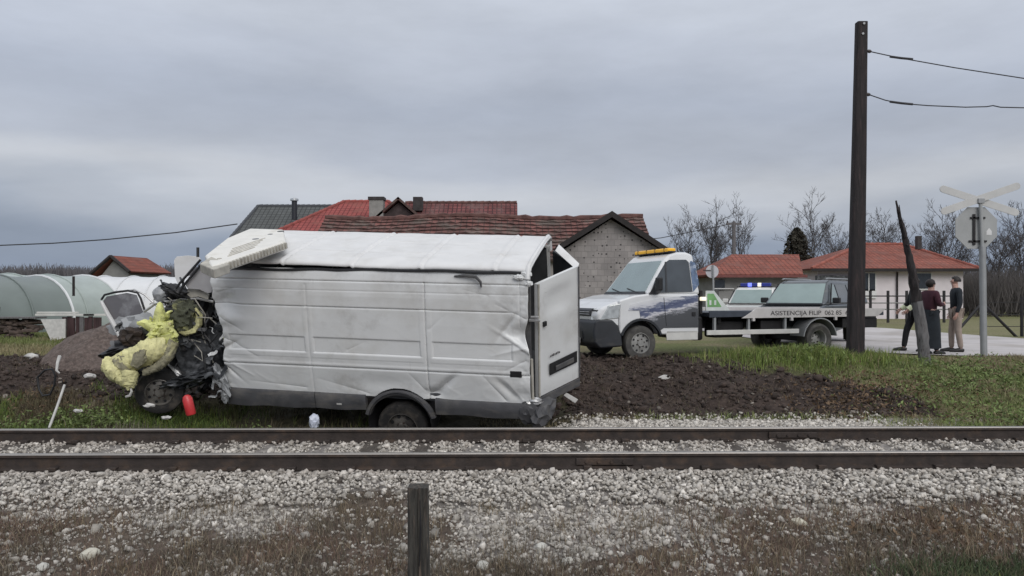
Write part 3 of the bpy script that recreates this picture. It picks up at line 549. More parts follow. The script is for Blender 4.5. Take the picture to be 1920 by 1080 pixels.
t_ = np.linspace(0, 1, nl+1); vv_ = np.linspace(.58, 2.29, nv+1); TT, VV = np.meshgrid(t_, vv_)
rag = (vnoise(VV*0+1.7, VV, 6, 4, 66)-.5)*.07; LL = TT*(front_edge(VV)+rag)+(1-TT)*((vnoise(VV*0+5.7, VV, 3, 3, 67)-.5)*.05*(VV > 1.0)*(VV < 2.2)+.07*np.exp(-((VV-1.5)/.15)**2))
WW = np.interp(VV, SPv, SPw)+side_disp(LL, VV)
idx = np.arange((nl+1)*(nv+1)).reshape(nv+1, nl+1); q = np.stack([idx[:-1, :-1], idx[:-1, 1:], idx[1:, 1:], idx[1:, :-1]], -1).reshape(-1, 4)
cl = (LL[:-1, :-1]+LL[1:, 1:]).ravel()/2; cv = (VV[:-1, :-1]+VV[1:, 1:]).ravel()/2
q = q[~(((cl-1.77)**2+(cv-.21)**2) < .50**2)]
o = np_mesh('side_panel', np.stack([LL, -WW, VV], -1).reshape(-1, 3), q, M['van_white'], van, smooth=True); o['label'] = 'dented white cargo side with pressed ribs'
sol = o.modifiers.new('sheet', 'SOLIDIFY'); sol.thickness = .012; sol.offset = -1
# far side
mb = MB(); fr = list(zip(SPw, SPv)); n_ = len(fr)
for l in (0.02, 4.3): mb.v += [vp(l, 2.0-a, b) for a, b in fr]
mb.f = [(i, i+1, n_+i+1, n_+i) for i in range(n_-1)]; o = mb.build('side_panel', M['van_white'], van, ang=60); sol = o.modifiers.new('sheet', 'SOLIDIFY'); sol.thickness = .012
# roof
rw_ = np.array([.105, .125, .17, .4, 1.0, 1.55, 1.80, 1.875, 1.89]); rv_ = np.array([2.30, 2.335, 2.36, 2.385, 2.42, 2.435, 2.43, 2.40, 2.30])
tl = np.linspace(-.02, 4.32, 200); tw = np.linspace(.11, 1.88, 70); TL, TW = np.meshgrid(tl, tw); TV = np.interp(TW, rw_, rv_)
for sm in (.42, 1.38, 2.32, 3.3): TV = TV-.018*g1(TL, sm, .014)+.014*g1(TL, sm+.045, .018)
for sm in (.35, .62, .9, 1.18, 1.5, 1.68): TV = TV+.012*g1(TW, sm, .016)*sstep(.25, .4, TL)*(vnoise(TL, TW*0+sm, 1.7, 2, 75) > .42)
TV += .012*TL+(vnoise(TL, TW, 1.6, 3, 71)-.5)*.014*sstep(.11, .3, TW)+(vnoise(TL, TW*1.4, 5, 2, 72)-.5)*.006-.025*np.exp(-((TL-1.9)/.5)**2-((TW-.18)/.1)**2)
TW2 = TW+(vnoise(TL, TL*0+2, 2.2, 2, 73)-.5)*.03*(TW < .2)
idx = np.arange(TL.size).reshape(TL.shape); q = np.stack([idx[:-1, :-1], idx[:-1, 1:], idx[1:, 1:], idx[1:, :-1]], -1).reshape(-1, 4)
o = np_mesh('roof', np.stack([TL, -TW2, TV], -1).reshape(-1, 3), q, M['roof_white'], van, smooth=True); sol = o.modifiers.new('sheet', 'SOLIDIFY'); sol.thickness = .02; sol.offset = 1
# black sealing strip hanging out of the roof gutter, torn loose in places
pts = [vp(l, .085-.01*math.sin(l*2.1)+.012*abs(math.sin(l*5)), 2.292+.012*math.sin(l*1.3)+.006*math.sin(l*7)) for l in np.linspace(.1, 4.2, 60)]
MB().tube(pts, .019, 6).build('gutter_strip', M['black'], van)
pts = [vp(.95, .075, 2.24), vp(.8, .05, 2.262), vp(.66, .03, 2.25), vp(.60, .015, 2.19), vp(.595, .02, 2.12)]
MB().tube(pts, [.012, .02, .022, .018, .01], 6).build('torn_strip', M['grey_trim'], van)
# rear corner: roof rim and crumpled metal
mb = MB(); rim = [(.07, 2.22), (.11, 2.31), (.17, 2.35), (.4, 2.38), (1.0, 2.415), (1.55, 2.43), (1.80, 2.425), (1.90, 2.36), (1.93, 2.2)]
mb.tube([vp(.02, a, b) for a, b in rim], .035, 8).build('roof_rim', M['roof_white'], van)
def crumple(name, ctr, size, m, parent, seed, amp=.35, fr=2.2, sub=3, world=False, rot=None, ridged=True):
    bm = bmesh.new(); bmesh.ops.create_icosphere(bm, subdivisions=sub, radius=1); off = Vector((seed*3.1, seed*1.7, seed*.9))
    mb = MB()
    for v in bm.verts:
        n1_ = mnoise.noise(v.co*fr+off); n2_ = mnoise.noise(v.co*fr*2.7+off); r = 1+amp*((1-2*abs(n1_)) if ridged else n1_*1.6)+amp*.5*n2_
        p = Vector((v.co.x*size[0], v.co.y*size[1], v.co.z*size[2]))*r
        if rot is not None: p = rot @ p
        mb.v.append(tuple(p+Vector(ctr)))
    bm.verts.index_update(); mb.f = [tuple(v.index for v in f.verts) for f in bm.faces]; bm.free()
    return mb.build(name, m, parent, world=world, ang=28)
for k, (l, w_, v, sx) in enumerate(((.05, .10, 2.28, .06), (.13, .06, 2.25, .05), (0, .06, 2.17, .035))): crumple('crumpled_corner', vp(l, w_, v), (sx, .022, .026), M['van_white'], van, 5+k, .6, 3.4)
# rear pillar, cargo lining and floor
MB().hexa([vp(.0, .05, .55), vp(.0, .10, .55), vp(.16, .10, .55), vp(.16, .05, .55), vp(.0, .14, 2.25), vp(.0, .2, 2.25), vp(.16, .2, 2.25), vp(.16, .14, 2.25)]).build('rear_pillar', M['grey_trim'], van)
MB().tube([vp(-.025, .035, .62), vp(-.02, .03, 1.2)], .018, 8).build('door_hinge_rod', M['rib_grey'], van)
MB().box(vp(-.06, .07, 1.70), (.14, .05, .03)).box(vp(-.06, .07, 1.74), (.10, .04, .03)).build('door_hinge', M['chrome'], van, bevel=.006)
mb = MB(); ln = [(.10, .66), (.09, 1.2), (.13, 1.9), (.20, 2.22), (.5, 2.31), (1.0, 2.34), (1.5, 2.34), (1.8, 2.26), (1.87, 1.9), (1.91, 1.2), (1.9, .66)]
for l in (.05, 4.15): mb.v += [vp(l, a, b) for a, b in ln]
n_ = len(ln); mb.f = [(i, i+1, n_+i+1, n_+i) for i in range(n_-1)]; mb.build('cargo_lining', M['lining'], van)
MB().box(vp(2.1, 1.0, .60), (4.2, 1.9, .10)).build('cargo_floor', M['lining'], van)
for l in (.35, 1.1, 1.9, 2.7, 3.5): MB().tube([vp(l, .12, .7), vp(l, .16, 1.95), vp(l, .26, 2.22), vp(l, .6, 2.29), vp(l, 1.0, 2.31), vp(l, 1.4, 2.31), vp(l, 1.76, 2.22), vp(l, 1.84, 1.9), vp(l, 1.88, .7)], .03, 6).build('inner_rib', M['rib_grey'], van)
# sill trim with wheel-arch mouldings
def skirt_piece(name, l0, l1, vb0, vb1, vt=.60):
    mb = MB(); st = np.linspace(l0, l1, 14)
    sec = lambda l, vb: [vp(l, .05, vb), vp(l, -.012, vb+.02), vp(l, -.022, vb+.1), vp(l, -.02, vt-.03), vp(l, .0, vt), vp(l, .06, vt)]
    for l in st: mb.v += sec(l, vb0+(vb1-vb0)*(l-l0)/(l1-l0)+.008*math.sin(l*9))
    k = 6
    for i in range(13):
        for j in range(k): j2 = (j+1) % k; mb.f.append((i*k+j, i*k+j2, (i+1)*k+j2, (i+1)*k+j))
    mb.f += [tuple(range(k)), tuple(13*k+j for j in range(k))]
    return mb.build(name, M['grey_trim'], van)
skirt_piece('sill_trim', 2.975, 4.3, .35, .33); skirt_piece('sill_trim', 2.24, 2.965, .36, .35); skirt_piece('sill_trim', .0, 1.27, .36, .37)
mb = MB(); na = 22
for i in range(na+1):
    a = R(15+150*i/na); ca, sa = math.cos(a), math.sin(a)
    for r_, w_ in ((.44, .10), (.44, -.02), (.46, -.03), (.505, -.022), (.515, .02)): mb.v.append(vp(1.77+r_*ca, w_, .21+r_*sa*.93))
for i in range(na):
    for j in range(4): a = i*5+j; mb.f.append((a, a+1, a+6, a+5))
mb.build('wheel_arch', M['grey_trim'], van)
MB().box(vp(2.62, -.024, .455), (.07, .01, .022)).build('trim_scuff', M['white_debris'], van)
mb = MB(); mb.lathe([(.0, 0), (.42, 0), (.44, .55)], vp(1.77, .5, .23), (0, 1, 0), 24).build('arch_liner', M['black'], van)
# rear marker and belt strip
MB().box(vp(.18, -.004, 1.0), (.155, .03, .085)).build('side_marker', M['black'], van, bevel=.01)
# bumper corner, bent away from the body
crumple('rear_bumper', vp(-.10, .35, .42), (.13, .42, .16), M['grey_trim'], van, 3, .3, 1.8)
crumple('bumper_corner', vp(.04, .02, .47), (.12, .06, .13), M['grey_trim'], van, 9, .35, 2.4)
crumple('torn_sheet_metal', vp(.0, .05, .62), (.09, .04, .04), M['chrome'], van, 12, .7, 4)
# rear doors: both ajar, the near one swung halfway
def door(name, hinge_b, hinge_t, free_t, free_b, th, label=None, m_=M['van_white']):
    d = MB(); n_ = ((free_b-hinge_b).cross(hinge_t-hinge_b)).normalized(); n_ = (n_ if n_.y > 0 else -n_)*abs(th); K1, K2 = 16, 30; g_ = []
    for s_ in (0, 1):
        for i in range(K2+1):
            for j in range(K1+1):
                a = j/K1; b = i/K2; p = hinge_b*(1-a)*(1-b)+free_b*a*(1-b)+hinge_t*(1-a)*b+free_t*a*b
                if s_ == 0:
                    e = min(a, 1-a, b, 1-b); p = p-n_*(.25*min(1, e*12))+n_*(.55*math.exp(-((a-.5)/.32)**4-((b-.80)/.10)**4)+.25*math.exp(-((a-.5)/.4)**6-((b-.35)/.25)**6)); p = p+n_*.12*mnoise.noise(Vector((a*3, b*5, 1)))
                else: p = p+n_
                d.v.append(tuple(p))
    o_ = (K1+1)*(K2+1)
    for i in range(K2):
        for j in range(K1): a = i*(K1+1)+j; d.f.append((a, a+1, a+K1+2, a+K1+1)); d.f.append((o_+a, o_+a+K1+1, o_+a+K1+2, o_+a+1))
    ring = [j for j in range(K1)]+[i*(K1+1)+K1 for i in range(K2)]+[K2*(K1+1)+K1-j for j in range(K1)]+[(K2-i)*(K1+1) for i in range(K2)]
    for i in range(len(ring)): a, b = ring[i], ring[(i+1) % len(ring)]; d.f.append((a, b, o_+b, o_+a))
    o = d.build(name, m_, van, world=True, ang=30)
    if label: o['label'] = label
    return o, n_
hb, ht, ft, fb = U(1009, 745, 10.28), U(1007, 533, 9.83), U(1084, 499, 10.42), U(1086, 707, 10.88)
dr, dn = door('rear_door', hb, ht, ft, fb, .05, 'near rear door hanging half open')
def dpt(a, b, off=-.03): return hb*(1-a)*(1-b)+fb*a*(1-b)+ht*(1-a)*b+ft*a*b+dn.normalized()*off
def dquad(name, a0, b0, a1, b1, m, th=.02, off=-.012, parent=None):
    ps = [dpt(a0, b0, off), dpt(a1, b0, off), dpt(a1, b1, off), dpt(a0, b1, off)]; qs = [p-dn.normalized()*th for p in ps]; return MB().hexa(ps+qs).build(name, m, dr, world=True, bevel=.004)
dquad('plate_recess', .24, .16, .91, .265, M['black'], .012, -.022); dquad('handle_trim', .36, .185, .80, .225, M['grey_trim'], .02, -.036)
for k in range(7): dquad('worn_badge', .26+k*.035, .318+.004*(k % 2), .285+k*.035, .335+.003*(k % 3), M['ink'], .004, -.022)
dquad('door_seal', .0, .0, .03, 1.0, M['rib_grey'], .02, -.005); dquad('door_edge', .975, .0, 1.0, 1.0, M['grey_trim'], .012, -.012)
dquad('door_handle', .10, .62, .17, .66, M['black'], .03, -.012)
dquad('lower_trim', .03, -.075, .99, -.005, M['grey_trim'], .02, -.004)
hb2, ht2, ft2, fb2 = U(1042, 690, 12.05), U(1036, 470, 11.5), U(1078, 502, 11.05), U(1082, 705, 11.5)
door('rear_door', hb2, ht2, ft2, fb2, -.06, 'far rear door swung open behind the near one', M['lining'])
mb = MB(); mb.hexa([U(1041,470,11.3), U(1080,505,10.95), U(1084,500,11.0), U(1046,462,11.35), U(1043,466,11.4), U(1083,500,11.05), U(1086,494,11.1), U(1048,458,11.45)]).build('door_top_edge', M['roof_white'], van, world=True)
# white strip of bodywork hanging under the rear
MB().hexa([U(1056,741,10.7), U(1078,756,10.65), U(1084,749,10.65), U(1062,736,10.7), U(1056,742,10.9), U(1078,757,10.85), U(1084,750,10.85), U(1062,737,10.9)]).build('hanging_strip', M['white_debris'], van, world=True, bevel=.005)
# wheels
def wheel(parent, c, axis, r, wd, m_t, m_r, name='wheel', holes=8, face=1, dual=False, world=False):
    ax = Vector(axis).normalized(); h = wd/2; c = Vector(c)
    o = MB().lathe([(r*.60, -h*.85), (r*.82, -h), (r*.95, -h*.9), (r, -h*.6), (r, h*.6), (r*.95, h*.9), (r*.82, h), (r*.60, h*.85)], c, ax, 36).build(name, m_t, parent, world=world)
    if dual: prof = [(r*.61, h*.8), (r*.55, h*.75), (r*.52, -h*.2), (r*.30, -h*.35), (r*.28, h*.1), (r*.18, h*.15), (0.001, h*.2)]
    else: prof = [(r*.61, h*.82), (r*.57, h*.9), (r*.53, h*.55), (r*.40, h*.62), (r*.30, h*.75), (r*.22, h*.75), (r*.18, h*.95), (0.001, h*.98)]
    ri = MB().lathe(prof, c, ax, 32).build('rim', m_r, o, world=world)
    u = ax.orthogonal().normalized(); v = ax.cross(u); mb = MB()
    for i in range(holes):
        mb = MB(); a = 2*PI*i/holes+.3; p = c+(u*math.cos(a)+v*math.sin(a))*r*(.455 if not dual else .41)+ax*h*(.6 if not dual else -.26); mb.lathe([(.001, h*.06), (r*.065, h*.06), (r*.065, -h*.1)], p, ax, 10); mb.build('rim_hole', M['black'], ri, world=world)
    for i in range(6 if holes else 0): mb = MB(); a = 2*PI*i/6; p = c+(u*math.cos(a)+v*math.sin(a))*r*.235+ax*h*(.78 if not dual else .1); mb.lathe([(.001, .02), (.013, .02), (.013, -.02)], p, ax, 6); mb.build('wheel_nut', M['rust'], ri, world=world)
    return o
wheel(van, vp(1.77, .14, .12), (0, 1, 0), .36, .22, M['tyre'], M['rim_muddy']); wheel(van, vp(1.77, 1.85, .34), (0, -1, 0), .36, .22, M['tyre'], M['rim'])
axw = (Vector((.28, -.93, -.22))).normalized(); axl = (VI.to_3x3() @ axw).normalized()
wheel(van, VI @ U(301, 732, 10.95), axl, .315, .22, M['tyre'], M['rim']); wheel(van, vp(5.0, 1.8, .40), (0, -1, 0), .36, .22, M['tyre'], M['rim'])
MB().tube([vp(5.0, .4, .36), vp(5.0, 1.7, .40)], .05, 8).build('axle', M['steel_dark'], van); MB().tube([vp(1.77, .2, .32), vp(1.77, 1.8, .34)], .06, 8).build('axle', M['steel_dark'], van)
for w_ in (.55, 1.45): MB().box(vp(2.6, w_, .52), (4.6, .09, .14)).build('chassis_rail', M['steel_dark'], van)
# ---- destroyed front: bulkhead, seats, dashboard remains
mb = MB(); mb.hexa([vp(4.05, .12, .62), vp(4.10, .12, .62), vp(4.10, 1.9, .62), vp(4.05, 1.9, .62), vp(4.05, .22, 2.25), vp(4.10, .22, 2.25), vp(4.10, 1.8, 2.25), vp(4.05, 1.8, 2.25)]).build('bulkhead', M['charred'], van)
def wcr(name, px, py, D, size, m, seed, amp=.4, fr=2.2, sub=3, rz=0, ry=0, ridged=True):
    return crumple(name, U(px, py, D), size, m, van, seed, amp, fr, sub, True, Matrix.Rotation(rz, 3, 'Z') @ Matrix.Rotation(ry, 3, 'Y'), ridged)
wcr('crushed_seat', 372, 655, 11.35, (.36, .32, .42), M['charred'], 1, .28, 1.7, 4)
wcr('crushed_seat', 352, 600, 11.7, (.30, .3, .30), M['charred'], 2, .3, 2, 4)
wcr('crushed_dashboard', 390, 570, 11.55, (.20, .3, .36), M['black'], 3, .3, 2, 3)
wcr('torn_floor', 365, 708, 11.3, (.42, .4, .10), M['charred'], 4, .5, 2.6, 4, ry=R(-14))
wcr('crushed_engine', 265, 655, 11.4, (.32, .35, .20), M['charred'], 6, .45, 2.4, 4, ry=R(-10))
wcr('crushed_engine', 285, 705, 11.5, (.35, .35, .20), M['black'], 7, .4, 2.2, 3)
wcr('mudguard', 312, 690, 11.2, (.44, .22, .15), M['black'], 8, .25, 1.6, 3, ry=R(12))
wcr('torn_sill_end', 416, 712, 10.95, (.05, .04, .17), M['steel_grey'], 9, .8, 3.5, 3, ry=R(-25))
wcr('torn_sill_end', 422, 740, 10.95, (.035, .03, .08), M['steel_grey'], 10, .8, 4, 3)
wcr('crushed_bumper', 225, 657, 11.1, (.26, .16, .055), M['black'], 11, .35, 2.2, 3, ry=R(-17))
wcr('scrap_metal', 247, 632, 11.0, (.12, .1, .10), M['rust'], 12, .7, 3.3, 3)
wcr('scrap_metal', 262, 612, 11.2, (.20, .12, .15), M['steel_grey'], 13, .6, 3.0, 3)
wcr('seat_headrest', 326, 548, 11.6, (.22, .16, .11), M['black'], 14, .25, 1.8, 3, ry=R(10))
wcr('bent_mirror', 305, 552, 11.5, (.13, .08, .11), M['steel_grey'], 15, .3, 2, 3)
wcr('white_interior_scrap', 376, 590, 11.15, (.035, .03, .045), M['white_debris'], 16, .5, 3, 2)
wcr('white_interior_scrap', 372, 616, 11.1, (.06, .03, .03), M['chrome'], 17, .6, 3, 2)
wcr('white_interior_scrap', 330, 697, 10.95, (.12, .03, .025), M['chrome'], 18, .6, 3, 2, ry=R(40))
wr_ = random.Random(17)
def shard(name, px, py, D, L_, W_, m, bend=.5):
    c_ = U(px, py, D); a_ = Vector((wr_.uniform(-1, 1), wr_.uniform(-.5, .5), wr_.uniform(-1, 1))).normalized(); b_ = a_.orthogonal().normalized(); b_ = (b_*wr_.uniform(.4, 1)+a_.cross(b_)*wr_.uniform(-1, 1)).normalized(); n_ = a_.cross(b_); mb = MB(); K = 6
    for s_ in (0, .006):
        for i in range(K+1):
            t = i/K-.5; z_ = bend*L_*t*t+.12*L_*math.sin(t*9+px)
            w0 = W_*(1-.7*abs(t)**1.5)*wr_.uniform(.6, 1.2)
            for q_ in (-1, 1): mb.v.append(tuple(c_+a_*(t*L_)+b_*(w0*q_*.5)+n_*(z_+s_)))
    o_ = 2*(K+1)
    for i in range(K): k = 2*i; mb.f += [(k, k+1, k+3, k+2), (o_+k, o_+k+2, o_+k+3, o_+k+1), (k, k+2, o_+k+2, o_+k), (k+1, o_+k+1, o_+k+3, k+3)]
    mb.f += [(0, o_, o_+1, 1), (2*K, 2*K+1, o_+2*K+1, o_+2*K)]; mb.build(name, M[m], van, world=True, ang=25)
for k in range(26): shard('torn_plate', wr_.uniform(318, 412), wr_.uniform(560, 735), wr_.uniform(10.85, 11.15), wr_.uniform(.10, .34), wr_.uniform(.04, .15), wr_.choice(['charred', 'charred', 'black', 'grey_trim', 'steel_grey', 'charred']))
for k in range(16): shard('torn_plate', wr_.uniform(205, 300), wr_.uniform(606, 668), wr_.uniform(10.9, 11.2), wr_.uniform(.10, .30), wr_.uniform(.03, .12), wr_.choice(['charred', 'black', 'steel_grey', 'rust', 'rib_grey', 'black']))
for k in range(10): shard('torn_sheet', wr_.uniform(392, 428), wr_.uniform(540, 745), 10.86, wr_.uniform(.08, .22), wr_.uniform(.02, .07), wr_.choice(['van_white', 'steel_grey', 'roof_white']))
for k in range(12): shard('torn_plate', wr_.uniform(286, 345), wr_.uniform(528, 572), wr_.uniform(11.0, 11.3), wr_.uniform(.10, .26), wr_.uniform(.03, .09), wr_.choice(['black', 'charred', 'steel_grey', 'rib_grey']))
for k in range(16):
    x0_, y0_ = wr_.uniform(320, 410), wr_.uniform(555, 690); pts = [U(x0_, y0_, 10.95)]
    for i in range(4): x0_ += wr_.uniform(-26, 22); y0_ += wr_.uniform(-12, 26); pts.append(U(x0_, y0_, wr_.uniform(10.8, 11.05)))
    MB().tube(pts, wr_.uniform(.005, .013), 5).build('loose_cable', M[wr_.choice(['black', 'black', 'grey_trim', 'rib_grey'])], van, world=True)
rad_ = [U(222, 622, 11.2), U(290, 600, 11.2), U(298, 640, 11.2), U(232, 664, 11.2)]; MB().prism(rad_, (0, 0, 0), (.02, .09, 0)).build('radiator', M['charred'], van, world=True, bevel=.01)
for k in range(7): t = (k+.5)/7; MB().tube([rad_[0].lerp(rad_[3], t)-Vector((0, .012, 0)), rad_[1].lerp(rad_[2], t)-Vector((0, .012, 0))], .006, 4).build('radiator_tube', M['steel_grey'], van, world=True)
# cables and rods dangling out of the cab
for pts, r_, m_ in (([(275,640),(300,690),(330,720),(345,745)], .012, 'black'), ([(330,640),(350,690),(348,730)], .008, 'black'), ([(380,600),(396,660),(398,712)], .014, 'black'), ([(270,585),(290,570),(310,566),(372,560),(400,566)], .02, 'chrome'), ([(285,690),(300,668),(335,655),(372,672)], .012, 'chrome'), ([(345,730),(378,716),(412,700)], .014, 'chrome'), ([(365,560),(385,590),(380,630),(400,680)], .01, 'rib_grey'), ([(318,612),(352,625),(392,640)], .012, 'black'), ([(247,622),(285,618),(308,600),(322,570)], .012, 'black')):
    MB().tube([U(a, b, 11.05+.02*i) for i, (a, b) in enumerate(pts)], r_, 6).build('loose_cable' if m_ == 'black' else 'bent_rod', M[m_], van, world=True)
# yellow foam insulation burst out of the cab
wcr('foam_burst', 303, 616, 10.78, (.13, .12, .13), M['foam_bright'], 21, .35, 3.4, 5, ridged=False)
wcr('foam_burst', 316, 634, 10.80, (.10, .10, .14), M['foam_bright'], 22, .4, 3.0, 4, ridged=False)
for k, (a, b, c1, c2, r0) in enumerate(((302,615,300,564,.095), (300,614,254,606,.085), (304,614,334,632,.085), (312,628,320,668,.10), (306,612,326,600,.06), (298,618,272,630,.05), (318,655,298,676,.06))):
    pts = [U(a+(c1-a)*t+random.uniform(-3, 3), b+(c2-b)*t+random.uniform(-3, 3), 10.72+.05*random.random()) for t in (0, .3, .6, .85, 1)]
    MB().tube(pts, [r0, r0*.9, r0*.66, r0*.36, r0*.06], 12, jit=.30).build('foam_strand', M['foam_bright'], van, world=True, ang=60)
fr_ = random.Random(5)
for k in range(26):
    a_ = fr_.uniform(0, 2*PI); L0 = fr_.uniform(7, 20); cx_, cy_ = 303+fr_.uniform(-22, 18), 614+fr_.uniform(-22, 34); r0 = fr_.uniform(.018, .042)
    pts = [U(cx_+math.cos(a_)*L0*t+fr_.uniform(-3, 3), cy_+math.sin(a_)*L0*t+fr_.uniform(-3, 3), 10.66+.12*fr_.random()) for t in (0, .3, .6, .85, 1)]
    MB().tube(pts, [r0, r0*.95, r0*.75, r0*.5, r0*.1], 8, jit=.35).build('foam_strand', M['foam_bright'] if k % 4 else M['foam'], van, world=True, ang=60)
wcr('foam_pad', 344, 594, 11.0, (.20, .12, .20), M['foam_dirty'], 23, .4, 2.4, 4)
MB().tube([U(a, b, 10.93) for a, b in ((366,578),(373,592),(373,608),(366,620),(348,625),(336,622))], [.02, .045, .055, .05, .04, .015], 10, jit=.28).build('foam_strand', M['foam'], van, world=True, ang=60)
def roll(name, pts, rad, m, seed, D0):
    mb = MB(); P = [U(a, b, D) for a, b, D in pts]; P2 = []; R2 = []
    for i in range(len(P)-1):
        for k in range(12): t = k/12; P2.append(P[i].lerp(P[i+1], t)+Vector((0, 0, .012*math.sin(i*3+k*2.1)))); R2.append((rad[i]*(1-t)+rad[i+1]*t)*(1+.16*mnoise.noise(Vector((i+t, seed, .3))*1.9)))
    P2.append(P[-1]); R2.append(rad[-1]); mb.tube(P2, R2, 26, jit=.11); return mb.build(name, m, van, world=True, ang=70)
roll('foam_roll', [(205,690,10.6),(240,678,10.6),(280,660,10.62),(315,648,10.7)], [.12, .165, .175, .13], M['foam'], 1, 0)
roll('foam_roll', [(200,682,10.55),(222,700,10.52),(245,716,10.5),(250,722,10.5)], [.11, .13, .10, .03], M['foam'], 2, 0)
roll('foam_roll', [(243,700,10.5),(242,722,10.48),(240,732,10.47)], [.13, .08, .015], M['foam'], 3, 0)
roll('foam_strip', [(326,640,10.65),(316,668,10.62),(296,688,10.6),(268,700,10.55)], [.07, .07, .06, .04], M['foam_grey'], 4, 0)
wcr('soiled_cloth', 228, 684, 10.48, (.09, .05, .11), M['foam_grey'], 27, .4, 2.6, 3, ry=R(-35))
wcr('soiled_cloth', 262, 672, 10.46, (.07, .05, .12), M['foam_grey'], 28, .45, 2.6, 3, ry=R(35))
MB().tube([U(236,744,10.45), U(243,742,10.44), U(247,734,10.44), U(245,728,10.45)], [.016, .02, .018, .01], 6).build('bent_clip', M['white_debris'], van, world=True)
# torn-off front door still hanging on its wiring
fd = MB(); loop = [(190,562),(196,553),(215,548),(240,545),(258,549),(264,560),(270,578),(277,598)]
fd.tube([U(a, b, 11.6) for a, b in loop], .017, 8); fdo = fd.build('front_door', M['black'], van, world=True); fdo['label'] = 'torn front door with bare window frame'
MB().tube([U(a, b, 11.58) for a, b in ((190,565),(200,585),(214,609),(226,634))], [.024, .034, .036, .03], 8).build('window_frame', M['roof_white'], fdo, world=True)
MB().tube([U(a, b, 11.75) for a, b in ((228,547),(252,543),(272,553),(296,576))], .014, 8).build('window_frame', M['chrome'], fdo, world=True)
MB().prism([U(a, b, 11.62) for a, b in ((192,566),(200,556),(238,549),(256,553),(272,594),(262,604),(222,612))], (0, 0, 0), (0, .006, 0)).build('pane', mat('smoked_pane', (.16, .155, .165), .2, var=.25, vs=1.2, col2=(.42, .43, .45), c2=(.5, .62), c2s=1.0, coat=.4), fdo, world=True)
crumple('door_skin', U(240, 612, 11.62), (.24, .04, .13), M['steel_grey'], fdo, 31, .5, 2.4, 3, True)
# roof header panels peeled up
def sheet(name, pts, D, m, th=.02, dd=None):
    P = [U(a, b, D if dd is None else dd[i]) for i, (a, b) in enumerate(pts)]; return MB().prism(P, (0, 0, 0), (0, th, .0)).build(name, m, van, world=True, bevel=.004)
sheet('peeled_roof_panel', [(326,488),(331,481),(352,479),(372,481),(376,487),(352,512),(333,532),(328,520)], 11.3, M['roof_white'], .03)
sheet('peeled_pillar_panel', [(346,533),(380,496),(396,500),(398,512),(397,548),(390,550),(375,543),(352,541)], 11.0, mat('dusty_grey_white_paint', (.34, .335, .345), .5, var=.1), .05)
sheet('roof_lining_edge', [(352,541),(375,543),(392,552),(390,562),(372,556),(350,560)], 11.1, M['rib_grey'], .03)
for a in (((376,487),(360,505),(338,530),(330,541)), ((380,492),(364,512),(345,534),(336,548))): MB().tube([U(p, q_, 10.95) for p, q_ in a], .018, 7).build('rubber_seal', M['black'], van, world=True)
MB().tube([U(371,464,11.0), U(371,482,11.0)], .022, 8).build('aerial_stub', M['black'], van, world=True)
wcr('torn_seal_lump', 330, 545, 11.1, (.18, .1, .06), M['black'], 33, .5, 2.5, 3, ry=R(24))
# white slatted panel thrown back on to the roof
DN = VM.to_3x3() @ Vector((0, 0, 1)); DN.normalize()
def rp(px, py, h): p = vpix(px, py, 'v', h); return VM @ Vector(vp(*p))
slab = [rp(396, 500, 2.62), rp(536, 452, 2.62), rp(532, 430, 2.60), rp(468, 428, 2.60), rp(425, 446, 2.62), rp(384, 478, 2.62)]
ds = MB().prism(slab, (0, 0, 0), tuple(-DN*.13)).build('slatted_roof_panel', M['deflector'], van, world=True, bevel=.03, seg=3); ds['label'] = 'cream slatted panel thrown back onto the roof'
e0, e1 = slab[0], slab[1]; ed = (e1-e0); fw = (U(960, 500, 9)-U(960, 500, 10)).normalized(); nrm = ed.cross(DN).normalized(); nrm = nrm if nrm.y < 0 else -nrm
for k in range(22):
    t = .04+.93*k/21; p = e0+ed*t-DN*.055+nrm*.015; rot = Matrix((ed.normalized(), nrm, DN)).transposed(); MB().box(p, (.038, .05, .085), rot).build('slat', M['rib_grey'], ds, world=True, bevel=.006)
def sl(a, b): return slab[0].lerp(slab[1], a).lerp(slab[5].lerp(slab[2], a), b)
for k in range(5):
    b = .30+.11*k; MB().tube([sl(.22+.02*k, b)+DN*.002, sl(.56+.04*k, b)+DN*.002], .011, 5).build('vent_groove', M['rib_grey'], ds, world=True)
for a, b, r_ in ((.60, .93, .05), (.80, .93, .04), (.95, .9, .05), (.66, .70, .035), (.12, .35, .03)): MB().lathe([(.001, .006), (r_, .006), (r_, -.02)], sl(a, b), DN, 14).build('bolt_hole', M['charred'] if r_ > .036 else M['rib_grey'], ds, world=True)
MB().prism([rp(374, 494, 2.60), rp(400, 505, 2.62), rp(430, 495, 2.6), rp(396, 480, 2.64)], (0, 0, 0), tuple(-DN*.12)).build('panel_end', M['rib_grey'], ds, world=True, bevel=.015, seg=2)
wcr('torn_seal_lump', 470, 498, 10.55, (.16, .05, .03), M['charred'], 35, .4, 2.5, 3, ry=R(14))

